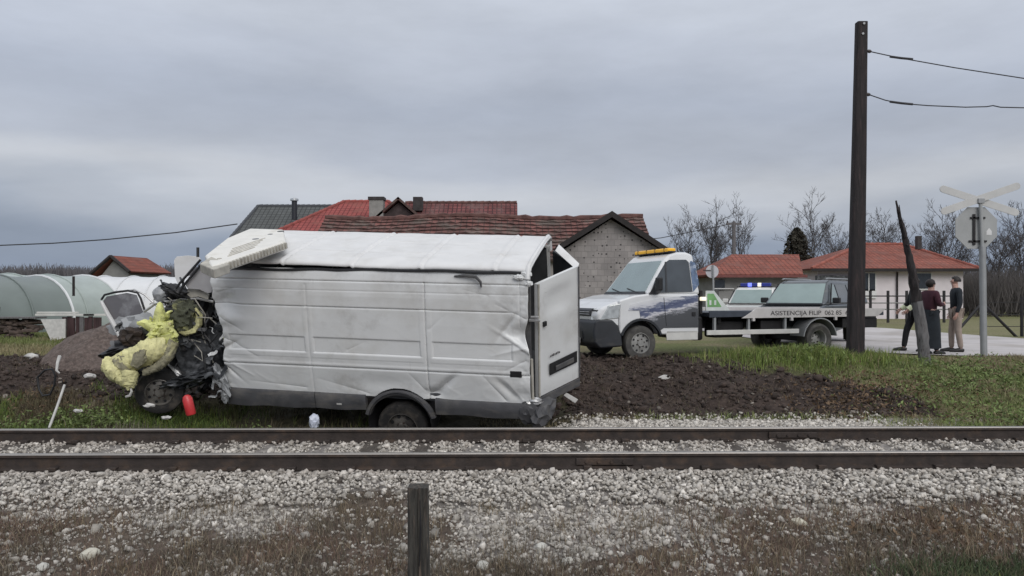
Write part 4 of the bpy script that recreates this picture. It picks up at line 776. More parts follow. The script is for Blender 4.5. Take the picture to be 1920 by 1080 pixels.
# ---------------------------------------------------------------- generic vehicle pieces
def lv_prism(outline, W0, W1, ins=None):
    """outline [(l,v)] extruded across the width; ins(v) pulls both sides in"""
    ins = ins or (lambda v: 0); mb = MB(); n_ = len(outline)
    for s_ in (0, 1): mb.v += [vp(l, (W0+ins(v)) if s_ == 0 else (W1-ins(v)), v) for l, v in outline]
    mb.f = [tuple(range(n_)), tuple(range(2*n_-1, n_-1, -1))]+[(i, i+n_, (i+1) % n_+n_, (i+1) % n_) for i in range(n_)]
    return mb
def side_plate(outline, wbase, ins, off, near=True, W=2.0, th=.008):
    mb = MB(); n_ = len(outline)
    for o_ in (off, off+th): mb.v += [vp(l, (wbase+ins(v)-o_) if near else (W-wbase-ins(v)+o_), v) for l, v in outline]
    mb.f = [tuple(range(n_)), tuple(range(2*n_-1, n_-1, -1))]+[(i, i+n_, (i+1) % n_+n_, (i+1) % n_) for i in range(n_)]
    return mb
def arc(cl, cv, r, a0, a1, n_=10): return [(cl+r*math.cos(R(a0+(a1-a0)*i/n_)), cv+r*math.sin(R(a0+(a1-a0)*i/n_))) for i in range(n_+1)]

# ---------------------------------------------------------------- tow truck
TM = frame_mat((2.75, 15.1, .375), R(-19.5), 0, 0, 1.0)
tr = thing('tow_truck', 'white flatbed tow truck with amber light bar and charcoal lower cab', 'tow truck', TM)
WT = 2.0
ins = lambda v: max(0, (v-1.32)*.24)
arch_f = arc(.15, .36, .47, 190, -10, 12)           # front wheel arch, from rear to front over the top
low = [(-1.2, .52), (-.36, .52)]+arc(.15, .36, .48, 160, 20, 10)+[(.64, .60), (.64, 1.225), (.28, 1.32), (.0, 1.35), (-1.2, 1.35)]
cab = lv_prism(low, 0, WT).build('cab', M['truck_white'], tr, bevel=.05, seg=3)
def taper(outline, W0, W1, l0, k):
    mb = MB(); n_ = len(outline)
    for s_ in (0, 1): mb.v += [vp(l, (W0+max(0, l-l0)*k) if s_ == 0 else (W1-max(0, l-l0)*k), v) for l, v in outline]
    mb.f = [tuple(range(n_)), tuple(range(2*n_-1, n_-1, -1))]+[(i, i+n_, (i+1) % n_+n_, (i+1) % n_) for i in range(n_)]; return mb
taper([(.645, .62), (.98, .66), (1.06, .80), (1.07, .96), (.99, 1.07), (.645, 1.222)], 0, WT, .645, .36).build('bonnet', M['truck_white'], tr, bevel=.09, seg=4)
up = [(.02, 1.342), (-.50, 2.06), (-.62, 2.17), (-.78, 2.225), (-1.05, 2.23), (-1.2, 2.18), (-1.25, 1.342)]
lv_prism(up, 0.012, WT-.012, ins).build('cab_roof', M['truck_white'], tr, bevel=.06, seg=3)
# painted flank: charcoal lower half breaking into ragged streaks
def flank_mat():
    m = bpy.data.materials.new('streaked_livery'); m.use_nodes = True; t = m.node_tree; n = t.nodes; L = t.links; b = n['Principled BSDF']; b.inputs['Roughness'].default_value = .35; b.inputs['Coat Weight'].default_value = .4
    tc_ = n.new('ShaderNodeTexCoord'); sp = n.new('ShaderNodeSeparateXYZ'); L.new(tc_.outputs['Object'], sp.inputs[0])
    mp_ = n.new('ShaderNodeMapping'); mp_.inputs['Rotation'].default_value = (0, R(20), 0); mp_.inputs['Scale'].default_value = (1.6, 1, 9); L.new(tc_.outputs['Object'], mp_.inputs[0])
    no = n.new('ShaderNodeTexNoise'); no.inputs['Scale'].default_value = 2.0; no.inputs['Detail'].default_value = 6; no.inputs['Roughness'].default_value = .65; L.new(mp_.outputs[0], no.inputs['Vector'])
    a = n.new('ShaderNodeMath'); a.operation = 'MULTIPLY_ADD'; a.inputs[1].default_value = .42; L.new(no.outputs[0], a.inputs[0]); L.new(sp.outputs[2], a.inputs[2])
    sl_ = n.new('ShaderNodeMath'); sl_.operation = 'MULTIPLY_ADD'; sl_.inputs[1].default_value = .22; L.new(sp.outputs[0], sl_.inputs[0]); L.new(a.outputs[0], sl_.inputs[2])
    cr_ = n.new('ShaderNodeValToRGB'); e = cr_.color_ramp.elements
    st = [(0, (.060, .063, .070)), (1.02, (.085, .09, .10)), (1.045, (.40, .41, .45)), (1.06, (.11, .115, .13)), (1.09, (.58, .57, .60)), (1.13, (.60, .60, .64)), (1.15, (.13, .15, .24)), (1.24, (.075, .09, .17)), (1.27, (.30, .33, .42)), (1.285, (.10, .12, .20)), (1.32, (.60, .61, .66)), (1.42, (.72, .73, .75))]
    mr = n.new('ShaderNodeMapRange'); mr.inputs[1].default_value = .4; mr.inputs[2].default_value = 1.65; L.new(sl_.outputs[0], mr.inputs[0]); L.new(mr.outputs[0], cr_.inputs[0])
    while len(e) < len(st): e.new(.5)
    for el, (p, c_) in zip(e, st): el.position = max(0, (p-.4)/1.25); el.color = (*c_, 1)
    L.new(cr_.outputs[0], b.inputs['Base Color']); return m
LIV = flank_mat()
fl = [(-1.17, .66), (-.36, .66)]+arc(.15, .36, .49, 150, 88, 6)+[(.2, 1.02), (.45, 1.02), (.40, 1.14), (.1, 1.20), (-.3, 1.27), (-1.17, 1.33)]
fo = side_plate(fl, 0, lambda v: 0, .003).build('door', LIV, tr); fo['label'] = 'cab door and wing with dark streaked livery'
side_plate([(-1.1, .90), (-1.02, .90), (-1.02, .98), (-1.1, .98)], 0, lambda v: 0, .014, th=.02).build('door_handle', M['black'], fo, bevel=.005)
MB().tube([vp(-1.19, -.006, .56), vp(-1.19, -.006, 1.33)], .008, 6).tube([vp(-.42, -.012, .70), vp(-.36, -.012, 1.28)], .006, 6).build('door_gap', M['truck_dark'], fo)
side_plate([(-1.18, .40), (-.44, .40), (-.42, .60), (-1.18, .60)], .03, lambda v: 0, .0, th=.03).build('side_step', M['alu'], tr, bevel=.02)
side_plate([(-1.24, 1.55), (-1.08, 1.40), (-1.08, 2.0), (-1.12, 2.05), (-1.22, 2.0)], .012, ins, .004).build('rear_pillar_livery', mat('blue_streak_decal', (.10, .15, .25), .4, var=.4, vs=9, col2=(.35, .40, .48), c2=(.5, .6), c2s=8), tr)
gl = [(-.07, 1.37), (-.20, 1.62), (-.50, 2.0), (-.60, 2.06), (-1.0, 2.07), (-1.06, 2.02), (-1.06, 1.40)]
win = side_plate(gl, .012, ins, .005).build('side_window', M['glass_dark'], tr)
side_plate([(-.42, 1.40), (-.46, 1.40), (-.52, 2.02), (-.49, 2.02)], .012, ins, .014).build('window_bar', M['truck_dark'], win)
side_plate([(-.02, 1.345), (-.22, 1.345), (-.30, 1.40), (-.30, 1.62), (-.22, 1.60)], .012, ins, .014, th=.02).build('mirror_base', M['black'], tr)
MB().box(vp(-.16, -.16, 1.55), (.10, .17, .27)).build('wing_mirror', M['black'], tr, bevel=.03, seg=3)
def fr_plate(pts, off, th=.008):   # plates on the sloping windscreen plane, pts = (w, t) with t along the slope
    a = Vector((.02, 0, 1.342)); b = Vector((-.50, 0, 2.06)); n_ = Vector((.72, 0, .52)).normalized(); mb = MB(); k = len(pts)
    for o_ in (off, off+th): mb.v += [tuple(a.lerp(b, t)+n_*o_+Vector((0, -w_, 0))) for w_, t in pts]
    mb.f = [tuple(range(k)), tuple(range(2*k-1, k-1, -1))]+[(i, i+k, (i+1) % k+k, (i+1) % k) for i in range(k)]; return mb
fr_plate([(.14, .05), (1.86, .05), (1.72, .97), (.28, .97)], .004).build('windscreen', M['glass'], tr)
fr_plate([(.10, -.01), (1.90, -.01), (1.88, .07), (.12, .07)], .014).build('scuttle', M['truck_dark'], tr)
for w0_ in (.35, 1.05): fr_plate([(w0_, .03), (w0_+.03, .03), (w0_+.62, .15), (w0_+.60, .17)], .024).build('wiper', M['black'], tr)
# nose: grille, headlight, bumper
lv_prism([(.99, .90), (1.085, .90), (1.085, 1.02), (1.03, 1.06), (.99, 1.06)], .42, 1.58).build('grille', M['truck_dark'], tr, bevel=.015)
for v in (.94, .985): MB().tube([vp(1.09, .46, v), vp(1.09, 1.54, v)], .009, 6).build('grille_bar', M['chrome'], tr)
MB().hexa([vp(.66, -.006, .86), vp(1.02, .12, .82), vp(1.095, .42, .82), vp(.9, .42, .82), vp(.60, -.010, 1.17), vp(.84, .06, 1.12), vp(1.02, .40, 1.06), vp(.8, .42, 1.06)]).build('headlight', M['lamp'], tr, bevel=.02, seg=3)
MB().hexa([vp(.66, 2.006, .86), vp(1.02, 1.88, .82), vp(1.095, 1.58, .82), vp(.9, 1.58, .82), vp(.60, 2.010, 1.17), vp(.84, 1.94, 1.12), vp(1.02, 1.60, 1.06), vp(.8, 1.58, 1.06)]).build('headlight', M['lamp'], tr, bevel=.02, seg=3)
taper([(.58, .30), (1.02, .26), (1.12, .36), (1.15, .58), (1.12, .80), (1.05, .845), (.78, .845), (.66, .72), (.60, .5)], -.03, WT+.03, .58, .30).build('bumper', M['truck_dark'], tr, bevel=.11, seg=4)
MB().box(vp(1.145, 1.0, .52), (.03, .7, .16)).build('air_intake', M['black'], tr)
MB().box(vp(1.165, 1.0, .40), (.015, .52, .11)).build('number_plate', M['frame_white'], tr)
lv_prism(arc(.15, .36, .50, 160, 20, 12)+[(x_, v_) for x_, v_ in reversed(arc(.15, .36, .455, 160, 20, 12))], -.018, .06).build('arch_lip', M['truck_dark'], tr)
MB().box(vp(.15, 1.0, .62), (.85, 1.5, .5)).build('arch_liner', M['black'], tr)
# beacon bar
bar = MB().box(vp(-.72, .98, 2.275), (.20, 1.42, .075)).build('light_bar', M['amber'], tr, bevel=.025, seg=3)
MB().box(vp(-.72, .98, 2.235), (.16, 1.46, .03)).build('bar_mount', M['truck_dark'], bar)
for k in range(4): MB().box(vp(-.72, .42+.37*k, 2.277), (.206, .02, .078)).build('bar_divider', M['truck_dark'], bar)
# wheels
for w_, s_ in ((.13, 1), (1.87, -1)): wheel(tr, vp(.15, w_, .355), (0, s_, 0), .355, .23, M['tyre_dusty'], M['rim_dusty'])
for w_, s_ in ((.18, 1), (1.82, -1)): wheel(tr, vp(-4.32, w_, .355), (0, s_, 0), .355, .36, M['tyre_dusty'], M['rim_dusty'], dual=True)
# chassis and bed
for w_ in (.58, 1.42): MB().box(vp(-3.0, w_, .70), (5.2, .08, .18)).build('chassis_rail', M['steel_dark'], tr, bevel=.01)
for l in (-1.8, -2.6, -3.4, -5.2): MB().box(vp(l, 1.0, .80), (.08, 1.7, .12)).build('cross_member', M['steel_dark'], tr)
MB().box(vp(-4.32, 1.0, .36), (.16, 1.5, .16)).build('axle', M['steel_dark'], tr, bevel=.02)
MB().box(vp(-2.1, .42, .60), (.75, .4, .36)).build('fuel_tank', M['steel_dark'], tr, bevel=.05, seg=3)
MB().box(vp(-3.15, .36, .63), (.6, .45, .30)).build('tool_box', M['steel_dark'], tr, bevel=.02)
MB().box(vp(-1.35, 1.0, .62), (.25, 1.5, .5)).build('air_tank', M['steel_dark'], tr, bevel=.05)
bed = MB().box(vp(-3.85, 1.02, .915), (4.6, 2.02, .09)).build('flat_bed', M['bed_blue'], tr, bevel=.01)
mb = MB(); mb.prism([vp(-2.25, -.02, .835), vp(-5.95, -.02, .85), vp(-6.20, -.02, 1.03), vp(-2.62, -.02, 1.045)], (0, 0, 0), (0, -.035, 0)).build('bed_edge', M['bed_rail'], bed, bevel=.006)
mb = MB(); mb.prism([vp(-2.25, 2.06, .835), vp(-5.95, 2.06, .85), vp(-6.20, 2.06, 1.03), vp(-2.62, 2.06, 1.045)], (0, 0, 0), (0, -.035, 0)).build('bed_edge', M['bed_rail'], bed, bevel=.006)
for l in (-2.55, -3.55, -4.75, -5.5): MB().box(vp(l, -.0, .81), (.06, .05, .07)).build('edge_bracket', M['bed_rail'], bed)
MB().prism([vp(-1.45, .02, .86), vp(-2.4, .02, .87), vp(-2.55, .02, .99), vp(-1.45, .02, 1.0)], (0, 0, 0), (0, .03, 0)).build('front_side_board', M['bed_blue'], bed, bevel=.006)
# slanting green and white headboard bracket behind the cab
hbd = MB().prism([vp(-1.42, .10, 1.0), vp(-2.02, .10, 1.0), vp(-1.62, .10, 1.42), vp(-1.42, .10, 1.42)], (0, 0, 0), (0, .03, 0)).build('headboard', M['pale'], tr, bevel=.004)
MB().prism([vp(-1.45, .068, 1.08), vp(-1.80, .068, 1.08), vp(-1.60, .068, 1.36), vp(-1.45, .068, 1.36)], (0, 0, 0), (0, .003, 0)).build('green_panel', M['green'], hbd)
for k in range(2): MB().box(vp(-1.52-.12*k, .063, 1.17), (.05, .004, .10)).build('faded_mark', M['pale'], hbd)
MB().box(vp(-1.36, 1.0, 1.18), (.06, 1.7, .5)).build('headboard_frame', M['steel_dark'], hbd, bevel=.01)
MB().box(vp(-1.35, .08, 1.25), (.10, .12, .08)).build('work_lamp', M['white_lamp'], tr, bevel=.02)
MB().box(vp(-2.55, -.02, .545), (2.35, .035, .10)).build('side_guard', M['alu'], tr, bevel=.008)
for l in (-1.6, -2.45, -3.4): MB().box(vp(l, .04, .70), (.05, .06, .42)).build('guard_bracket', M['steel_grey'], tr)
lv_prism(arc(-4.32, .36, .47, 172, 8, 14)+list(reversed(arc(-4.32, .36, .445, 172, 8, 14))), -.02, .42).build('mudguard', M['steel_grey'], tr)
MB().box(vp(-5.5, .9, .70), (1.0, 1.7, .22)).build('tail_frame', M['steel_dark'], tr, bevel=.02)
MB().box(vp(-5.92, .9, .47), (.10, .12, .40)).build('tail_bracket', M['steel_dark'], tr, bevel=.01)
MB().box(vp(-6.6, 1.6, .74), (1.4, .5, .14)).build('tow_boom', M['steel_dark'], tr, bevel=.02)
def lettering(txt, size, parent, mtx, m, name='lettering', sx=1.0, depth=.002):
    cu = bpy.data.curves.new('lettering', 'FONT'); cu.body = txt; cu.size = size; cu.extrude = depth; tmp = bpy.data.objects.new('lettering_tmp', cu); COL.objects.link(tmp)
    dg = bpy.context.evaluated_depsgraph_get(); dg.update(); me = bpy.data.meshes.new_from_object(tmp.evaluated_get(dg)); bpy.data.objects.remove(tmp)
    me.transform(mtx @ Matrix.Scale(sx, 4, (1, 0, 0))); me.materials.clear(); o = finish(me, name, m, parent, smooth=False); return o
mt = Matrix(((-1, 0, 0, -2.86), (0, 0, 1, .026), (0, 1, 0, .922), (0, 0, 0, 1)))
mt = Matrix(((-1, 0, 0, -2.98), (0, 0, 1, .0225), (0, 1, 0, .895), (0, 0, 0, 1)))
lettering('ASISTENCIJA FILIP  062 85  67', .135, bed, mt, M['ink'], sx=1.28)
mt2 = Matrix(((-1, 0, 0, .40), (0, 0, 1, .016), (-.10, 1, 0, 1.06), (0, 0, 0, 1)))

# ---------------------------------------------------------------- grey SUV behind the truck, patrol car
def car(name, label, cat, P, yaw, m, W, L_, H, hood, roofl, light=None):
    t = thing(name, label, cat, frame_mat(P, yaw)); i_ = lambda v: max(0, (v-hood)*.30)
    lo = [(-.75, .3), (-.42, .3)]+arc(0, .33, .40, 165, 15, 8)+[(.45, .32), (.82, .34), (.88, .55), (.84, .78), (.70, .90), (-.35, hood), (-L_+.95, hood+.02), (-L_+.88, .9), (-L_+.86, .4), (-L_+1.1, .3)]
    lo = lo[:-1]+[(-L_+1.25, .32)]+list(reversed(arc(-L_+1.75, .33, .40, 165, 15, 8)))[::-1]+[]
    lv_prism(lo, 0, W).build('body', m, t, bevel=.05, seg=3)
    up_ = [(-.30, hood-.01), (-.98, H-.06), (-1.2, H), (-roofl-.45, H), (-roofl-.85, H-.05), (-roofl-1.15, H-.20), (-roofl-1.38, H-.45), (-roofl-1.45, hood-.01)]
    lv_prism(up_, .02, W-.02, i_).build('roof', m, t, bevel=.09, seg=4)
    a = Vector((-.30, 0, hood-.01)); b = Vector((-.98, 0, H-.06)); n_ = (b-a).cross(Vector((0, 1, 0))).normalized(); n_ = n_ if n_.z > 0 else -n_
    k = [(.13, .08), (W-.13, .08), (W-.24, .93), (.24, .93)]; mb = MB()
    for o_ in (.004, .012): mb.v += [tuple(a.lerp(b, t_)+n_*o_+Vector((0, -w_, 0))) for w_, t_ in k]
    mb.f = [(0,1,2,3),(7,6,5,4)]+[(i, i+4, (i+1) % 4+4, (i+1) % 4) for i in range(4)]; mb.build('windscreen', M['glass'], t)
    MB().box(vp(-.22, W/2, hood+.012), (.16, W-.2, .03)).build('wiper_cowl', M['black'], t)
    for near in (True, False):
        side_plate([(-.72, hood+.06), (-1.06, H-.12), (-1.30, H-.12), (-1.34, hood+.06)], .02, i_, .004, near, W).build('side_window', M['glass'] if near else M['glass_dark'], t)
        side_plate([(-1.42, hood+.06), (-1.40, H-.12), (-2.15, H-.12), (-2.25, hood+.06)], .02, i_, .004, near, W).build('side_window', M['glass_dark'], t)
        side_plate([(-2.33, hood+.06), (-2.24, H-.12), (-roofl-.75, H-.14), (-roofl-.95, hood+.08)], .02, i_, .004, near, W).build('side_window', M['glass_dark'], t)
        MB().tube([vp(-.62, (.0 if near else W), hood+.03), vp(-1.06, (.14 if near else W-.14), H-.1)], .02, 6).build('window_trim', M['black'], t)
        MB().box(vp(-.72, -.12 if near else W+.12, hood+.12), (.12, .20, .15)).build('wing_mirror', M['black'] if cat == 'car' else m, t, bevel=.03, seg=3)
        MB().tube([vp(-1.0, .27 if near else W-.27, H+.03), vp(-1.15, .27 if near else W-.27, H+.05), vp(-roofl-.7, .27 if near else W-.27, H+.05), vp(-roofl-.85, .27 if near else W-.27, H+.02)], .02, 6).build('roof_rail', M['steel_grey'] if cat == 'car' else M['black'], t)
    for w_, s_ in ((.12, 1), (W-.12, -1)):
        for l in (0, -L_+1.75): wheel(t, vp(l, w_, .33), (0, s_, 0), .33, .21, M['tyre'], M['rim_dusty'], holes=0)
    for w0_, w1_ in ((.06, .42), (W-.42, W-.06)): MB().hexa([vp(.80, w0_, .62), vp(.86, w0_, .62), vp(.86, w1_, .62), vp(.80, w1_, .62), vp(.70, w0_, .82), vp(.80, w0_, .80), vp(.80, w1_, .80), vp(.70, w1_, .82)]).build('headlight', M['lamp'], t, bevel=.02)
    MB().box(vp(.87, W/2, .66), (.03, .7, .16)).build('grille', M['black'], t)
    if light:
        b_ = MB().box(vp(-1.35, W/2, H+.10), (.26, 1.1, .13)).build('light_bar', M['blue_beacon'], t, bevel=.03, seg=3); MB().box(vp(-1.35, W/2-.15, H+.10), (.27, .14, .135)).build('white_lamp', M['white_lamp'], b_, bevel=.02); MB().box(vp(-1.35, W/2+.2, H+.10), (.27, .16, .135)).build('lit_lamp', M['blue_lit'], b_, bevel=.02)
        MB().box(vp(-1.35, W/2, H+.025), (.2, 1.2, .03)).build('bar_mount', M['black'], b_)
    return t
suv = car('parked_car', 'dark grey estate car with roof rails standing behind the flatbed', 'car', (8.05, 19.4, .39), R(-47), M['suv'], 1.75, 4.2, 1.73, 1.06, 2.35)
car('police_car', 'white patrol car with lit blue roof light behind the flatbed', 'police car', (9.35, 26.6, .39), R(-62), M['police'], 1.75, 4.3, 1.62, 1.0, 2.2, True)

# ---------------------------------------------------------------- houses
def uv_slab(name, corners, m, parent, th=.08, uo=0.0):
    """roof slope or wall: corners (eave left, eave right, ridge right, ridge left) in the parent's frame, thickness behind it, UV in metres"""
    c_ = [Vector(p) for p in corners]; n_ = (c_[1]-c_[0]).cross(c_[-1]-c_[0]).normalized(); k = len(c_); me = bpy.data.meshes.new(name)
    vs = c_+[p-n_*th for p in c_]; fs = [tuple(range(k)), tuple(range(2*k-1, k-1, -1))]+[(i, i+k, (i+1) % k+k, (i+1) % k) for i in range(k)]
    me.from_pydata([tuple(p) for p in vs], [], fs); u = (c_[1]-c_[0]).normalized(); v = n_.cross(u); uvl = me.uv_layers.new(name='UVMap')
    for l in me.loops: p = Vector(me.vertices[l.vertex_index].co)-c_[0]; uvl.data[l.index].uv = (p.dot(u)+uo, p.dot(v)+uo*.3)
    bm = bmesh.new(); bm.from_mesh(me); bmesh.ops.recalc_face_normals(bm, faces=bm.faces); bm.to_mesh(me); bm.free()
    return finish(me, name, m, parent, smooth=False)
def hsetup(name, label, c, yaw=0, cat='house'):
    return thing(name, label, cat, Matrix.Translation((c[0], c[1], c[2])) @ Matrix.Rotation(yaw, 4, 'Z'))
def rolltiles(name, a, b, r_, m, parent, n_=None):
    a, b = Vector(a), Vector(b); L_ = (b-a).length; n_ = n_ or int(L_/.35); pts = []; rad = []
    for i in range(n_): t = i/n_; pts += [a.lerp(b, t), a.lerp(b, t+.92/n_)]; rad += [r_*.82, r_*1.08]
    return MB().tube(pts, rad, 8).build(name, m, parent, ang=50)
RID_R = mat('ridge_tile_red', (.27, .07, .06), .85, var=.3, vs=4); RID_B = mat('ridge_tile_brown', (.12, .06, .052), .9, var=.4, vs=4)
RID_O = mat('ridge_tile_orange', (.29, .09, .065), .85, var=.3, vs=3)
def Xd(px, D): return (px-960)/F*D
def Zd(py, D): return CZ-(py-HZ)/F*D
# concrete-block barn with the gable towards us
D = 28.0; GX0, GX1, GP = Xd(1052, D), Xd(1243, D), Xd(1145, D); gzr = Zd(397, D-.35); t = hsetup('block_barn', 'grey hollow-block barn with dark gabled roof facing the railway', (0, 0, 0), cat='barn')
ez0 = Zd(455, D); ez1 = Zd(455, D)
wl = uv_slab('gable_wall', [(GX0, D, .2), (GX1, D, .2), (GX1, D, 3.35), (GP, D, gzr-.25), (GX0, D, 3.35)], MATS['hollow_blocks'], t, .25)
MB().box(((GX0+GX1)/2, D+3.2, 1.75), (GX1-GX0-.02, 5.9, 3.1)).build('side_walls', M['plaster_dull'], t)
sl_l = (gzr-Zd(463, D-.35))/(GP-Xd(1042, D-.35)); xl = Xd(1042, D-.35); xr = Xd(1268, D-.35); zl_ = Zd(463, D-.35); zr_ = Zd(476, D-.35)
uv_slab('roof', [(xl, D+6.5, zl_), (xl, D-.35, zl_), (GP, D-.35, gzr), (GP, D+6.5, gzr)], MATS['tiles_brown'], t, .10)
uv_slab('roof', [(xr, D-.35, zr_), (xr, D+6.5, zr_), (GP, D+6.5, gzr), (GP, D-.35, gzr)], MATS['tiles_brown'], t, .10)
for a, b in (((xl, zl_), (GP, gzr)), ((xr, zr_), (GP, gzr))): MB().hexa([(a[0], D-.40, a[1]-.20), (b[0], D-.40, b[1]-.20), (b[0], D-.36, b[1]-.20), (a[0], D-.36, a[1]-.20), (a[0], D-.40, a[1]+.02), (b[0], D-.40, b[1]+.03), (b[0], D-.36, b[1]+.03), (a[0], D-.36, a[1]+.02)]).build('barge_board', M['timber'], t)
# long low barn with the old brown roof
D = 31.5; x0, x1 = Xd(610, D), Xd(1205, D); rz = Zd(409, D); t = hsetup('long_barn', 'long low barn with sagging brown tiled roof behind the van', (0, 0, 0), cat='barn')
def sag(x): return -.05*math.sin((x-x0)/(x1-x0)*PI*3.2)-.06*math.sin((x-x0)*.9)*.5
me = bpy.data.meshes.new('roof'); nx_ = 60; vs = []; uvs = []
for i in range(nx_+1):
    x_ = x0+(x1-x0)*i/nx_
    for j in range(24): tt = (j//2+j % 2)/12; up_ = (.045 if j % 2 == 0 else 0)*(1+.5*math.sin(i*2.9+j*1.3)); vs.append((x_, D-3.4*(1-tt)-(.03 if j % 2 == 0 else 0), 3.0+(rz-3.0)*tt+sag(x_)*tt+up_+.012*math.sin(j*5+i*1.7))); uvs.append((x_-x0, tt*4.0))
fs = [(i*24+j, (i+1)*24+j, (i+1)*24+j+1, i*24+j+1) for i in range(nx_) for j in range(23)]
me.from_pydata(vs, [], fs); ul = me.uv_layers.new(name='UVMap')
for l in me.loops: ul.data[l.index].uv = uvs[l.vertex_index]
o = finish(me, 'roof', MATS['tiles_brown'], t, smooth=False); so_ = o.modifiers.new('sheet', 'SOLIDIFY'); so_.thickness = .09; so_.offset = -1
uv_slab('roof', [(x1, D+3.4, 3.0), (x0, D+3.4, 3.0), (x0, D, rz-.06), (x1, D, rz-.06)], MATS['tiles_brown'], t, .09)
MB().box(((x0+x1)/2, D, 1.65), (x1-x0-.3, 6.4, 2.7)).build('walls', M['plaster_dull'], t)
MB().prism([(x0+.2, D-3.1, 3.0), (x0+.2, D+3.1, 3.0), (x0+.2, D, rz-.15)], (0, 0, 0), (.15, 0, 0)).prism([(x1-.35, D-3.1, 3.0), (x1-.35, D+3.1, 3.0), (x1-.35, D, rz-.15)], (0, 0, 0), (.15, 0, 0)).build('gable_wall', M['plaster_dull'], t)
pts = [(x0+(x1-x0)*i/46, D, rz+sag(x0+(x1-x0)*i/46)+.02+.03*(i % 2)) for i in range(47)]; MB().tube(pts, [.10+.02*((i*7) % 3) for i in range(47)], 7).build('ridge_tiles', RID_B, t)
# red hipped house
def hip_house(name, label, D, xe0, xe1, xr0, xr1, ey, ry, depth, tm, wallm, ridm, wall=True):
    t = hsetup(name, label, (0, 0, 0)); ez = Zd(ey, D); A, B = Xd(xe0, D), Xd(xe1, D); Dm = D+depth/2; rz_ = Zd(ry, Dm); a, b = Xd(xr0, Dm), Xd(xr1, Dm); b = max(b, a+.05)
    uv_slab('roof', [(A, D, ez), (B, D, ez), (b, Dm, rz_), (a, Dm, rz_)], MATS[tm], t, .1); uv_slab('roof', [(B, D+depth, ez), (A, D+depth, ez), (a, Dm, rz_), (b, Dm, rz_)], MATS[tm], t, .1)
    uv_slab('roof', [(A, D+depth, ez), (A, D, ez), (a, Dm, rz_)], MATS[tm], t, .1); uv_slab('roof', [(B, D, ez), (B, D+depth, ez), (b, Dm, rz_)], MATS[tm], t, .1)
    for p, q_ in (((A, D, ez), (a, Dm, rz_)), ((B, D, ez), (b, Dm, rz_)), ((a, Dm, rz_), (b, Dm, rz_))): rolltiles('ridge_tiles', p, q_, .11, ridm, t)
    MB().box(((A+B)/2, D-.02, ez-.10), (B-A+.04, .06, .16)).build('gutter', M['timber'], t)
    if wall: MB().box(((A+B)/2, D+depth/2, (ez+.25)/2), (B-A-1.2, depth-1.2, ez-.35)).build('walls', wallm, t)
    return t, ez
t, _ = hip_house('red_roofed_house', 'house with bright red hipped roof and grey chimney behind the brown barn', 38, 500, 830, 645, 728, 442, 378, 9, 'tiles_new_red', M['plaster_dull'], RID_R)
D = 39.5; ch = MB().box((Xd(707, D), D, Zd(392, D)), (.74, .6, 1.25)).build('chimney', M['chimney'], t, bevel=.02); MB().box((Xd(707, D), D, Zd(373, D)), (.84, .7, .16)).build('cap', M['chimney_dark'], ch)
# old house with ridge, cross gable
D = 41; t = hsetup('old_house', 'older house with faded dark red roof and dark cross gable', (0, 0, 0)); rz_ = Zd(380, D); A, B = Xd(760, D), Xd(970, D)
uv_slab('roof', [(A, D-4, rz_-2.8), (B, D-4, rz_-2.8), (B, D, rz_), (A, D, rz_)], MATS['tiles_old_red'], t, .1); uv_slab('roof', [(B, D+4, rz_-2.8), (A, D+4, rz_-2.8), (A, D, rz_), (B, D, rz_)], MATS['tiles_old_red'], t, .1)
rolltiles('ridge_tiles', (A, D, rz_), (B, D, rz_), .10, RID_B, t); MB().box(((A+B)/2, D, (rz_-2.6)/2), (B-A-.4, 7.2, rz_-2.7)).build('walls', M['plaster_dull'], t)
MB().prism([(B-.3, D-3.6, rz_-2.7), (B-.3, D+3.6, rz_-2.7), (B-.3, D, rz_-.12)], (0, 0, 0), (.2, 0, 0)).build('gable_wall', M['plaster_dull'], t)
Dg = D-1.5; px_, pz_ = Xd(748, Dg), Zd(370, Dg); gx0, gx1 = Xd(690, Dg), Xd(806, Dg); gz_ = Zd(420, Dg)
uv_slab('cross_roof', [(gx0, D+3, gz_), (gx0, Dg-.3, gz_), (px_, Dg-.3, pz_), (px_, D+3, pz_)], MATS['tiles_brown'], t, .12); uv_slab('cross_roof', [(gx1, Dg-.3, gz_), (gx1, D+3, gz_), (px_, D+3, pz_), (px_, Dg-.3, pz_)], MATS['tiles_brown'], t, .12)
MB().prism([(gx0+.3, Dg, gz_), (gx1-.3, Dg, gz_), (px_, Dg, pz_-.25)], (0, 0, 0), (0, .2, 0)).build('cross_gable', mat('weathered_gable_boards', (.055, .042, .042), .9, var=.4, vs=3), t)
MB().box((Xd(784, D-.8), D-.8, Zd(383, D-.8)), (.5, .5, .75)).build('chimney', M['chimney_dark'], t, bevel=.02)
# slate-grey house furthest left
t, _ = hip_house('grey_roofed_house', 'house with dark grey roof and black metal flue', 47, 432, 720, 484, 640, 446, 386, 7, 'tiles_grey', M['plaster_grey'], mat('ridge_grey', (.07, .075, .085), .8, var=.2))
D = 48; fl_ = MB().tube([(Xd(552, D), D, Zd(412, D)), (Xd(552, D), D, Zd(376, D))], .17, 12).build('flue', M['pipe'], t); MB().lathe([(.01, .26), (.26, .14), (.26, .02), (.18, 0)], (Xd(552, D), D, Zd(377, D)), (0, 0, 1), 14).build('cowl', M['cowl'], fl_)
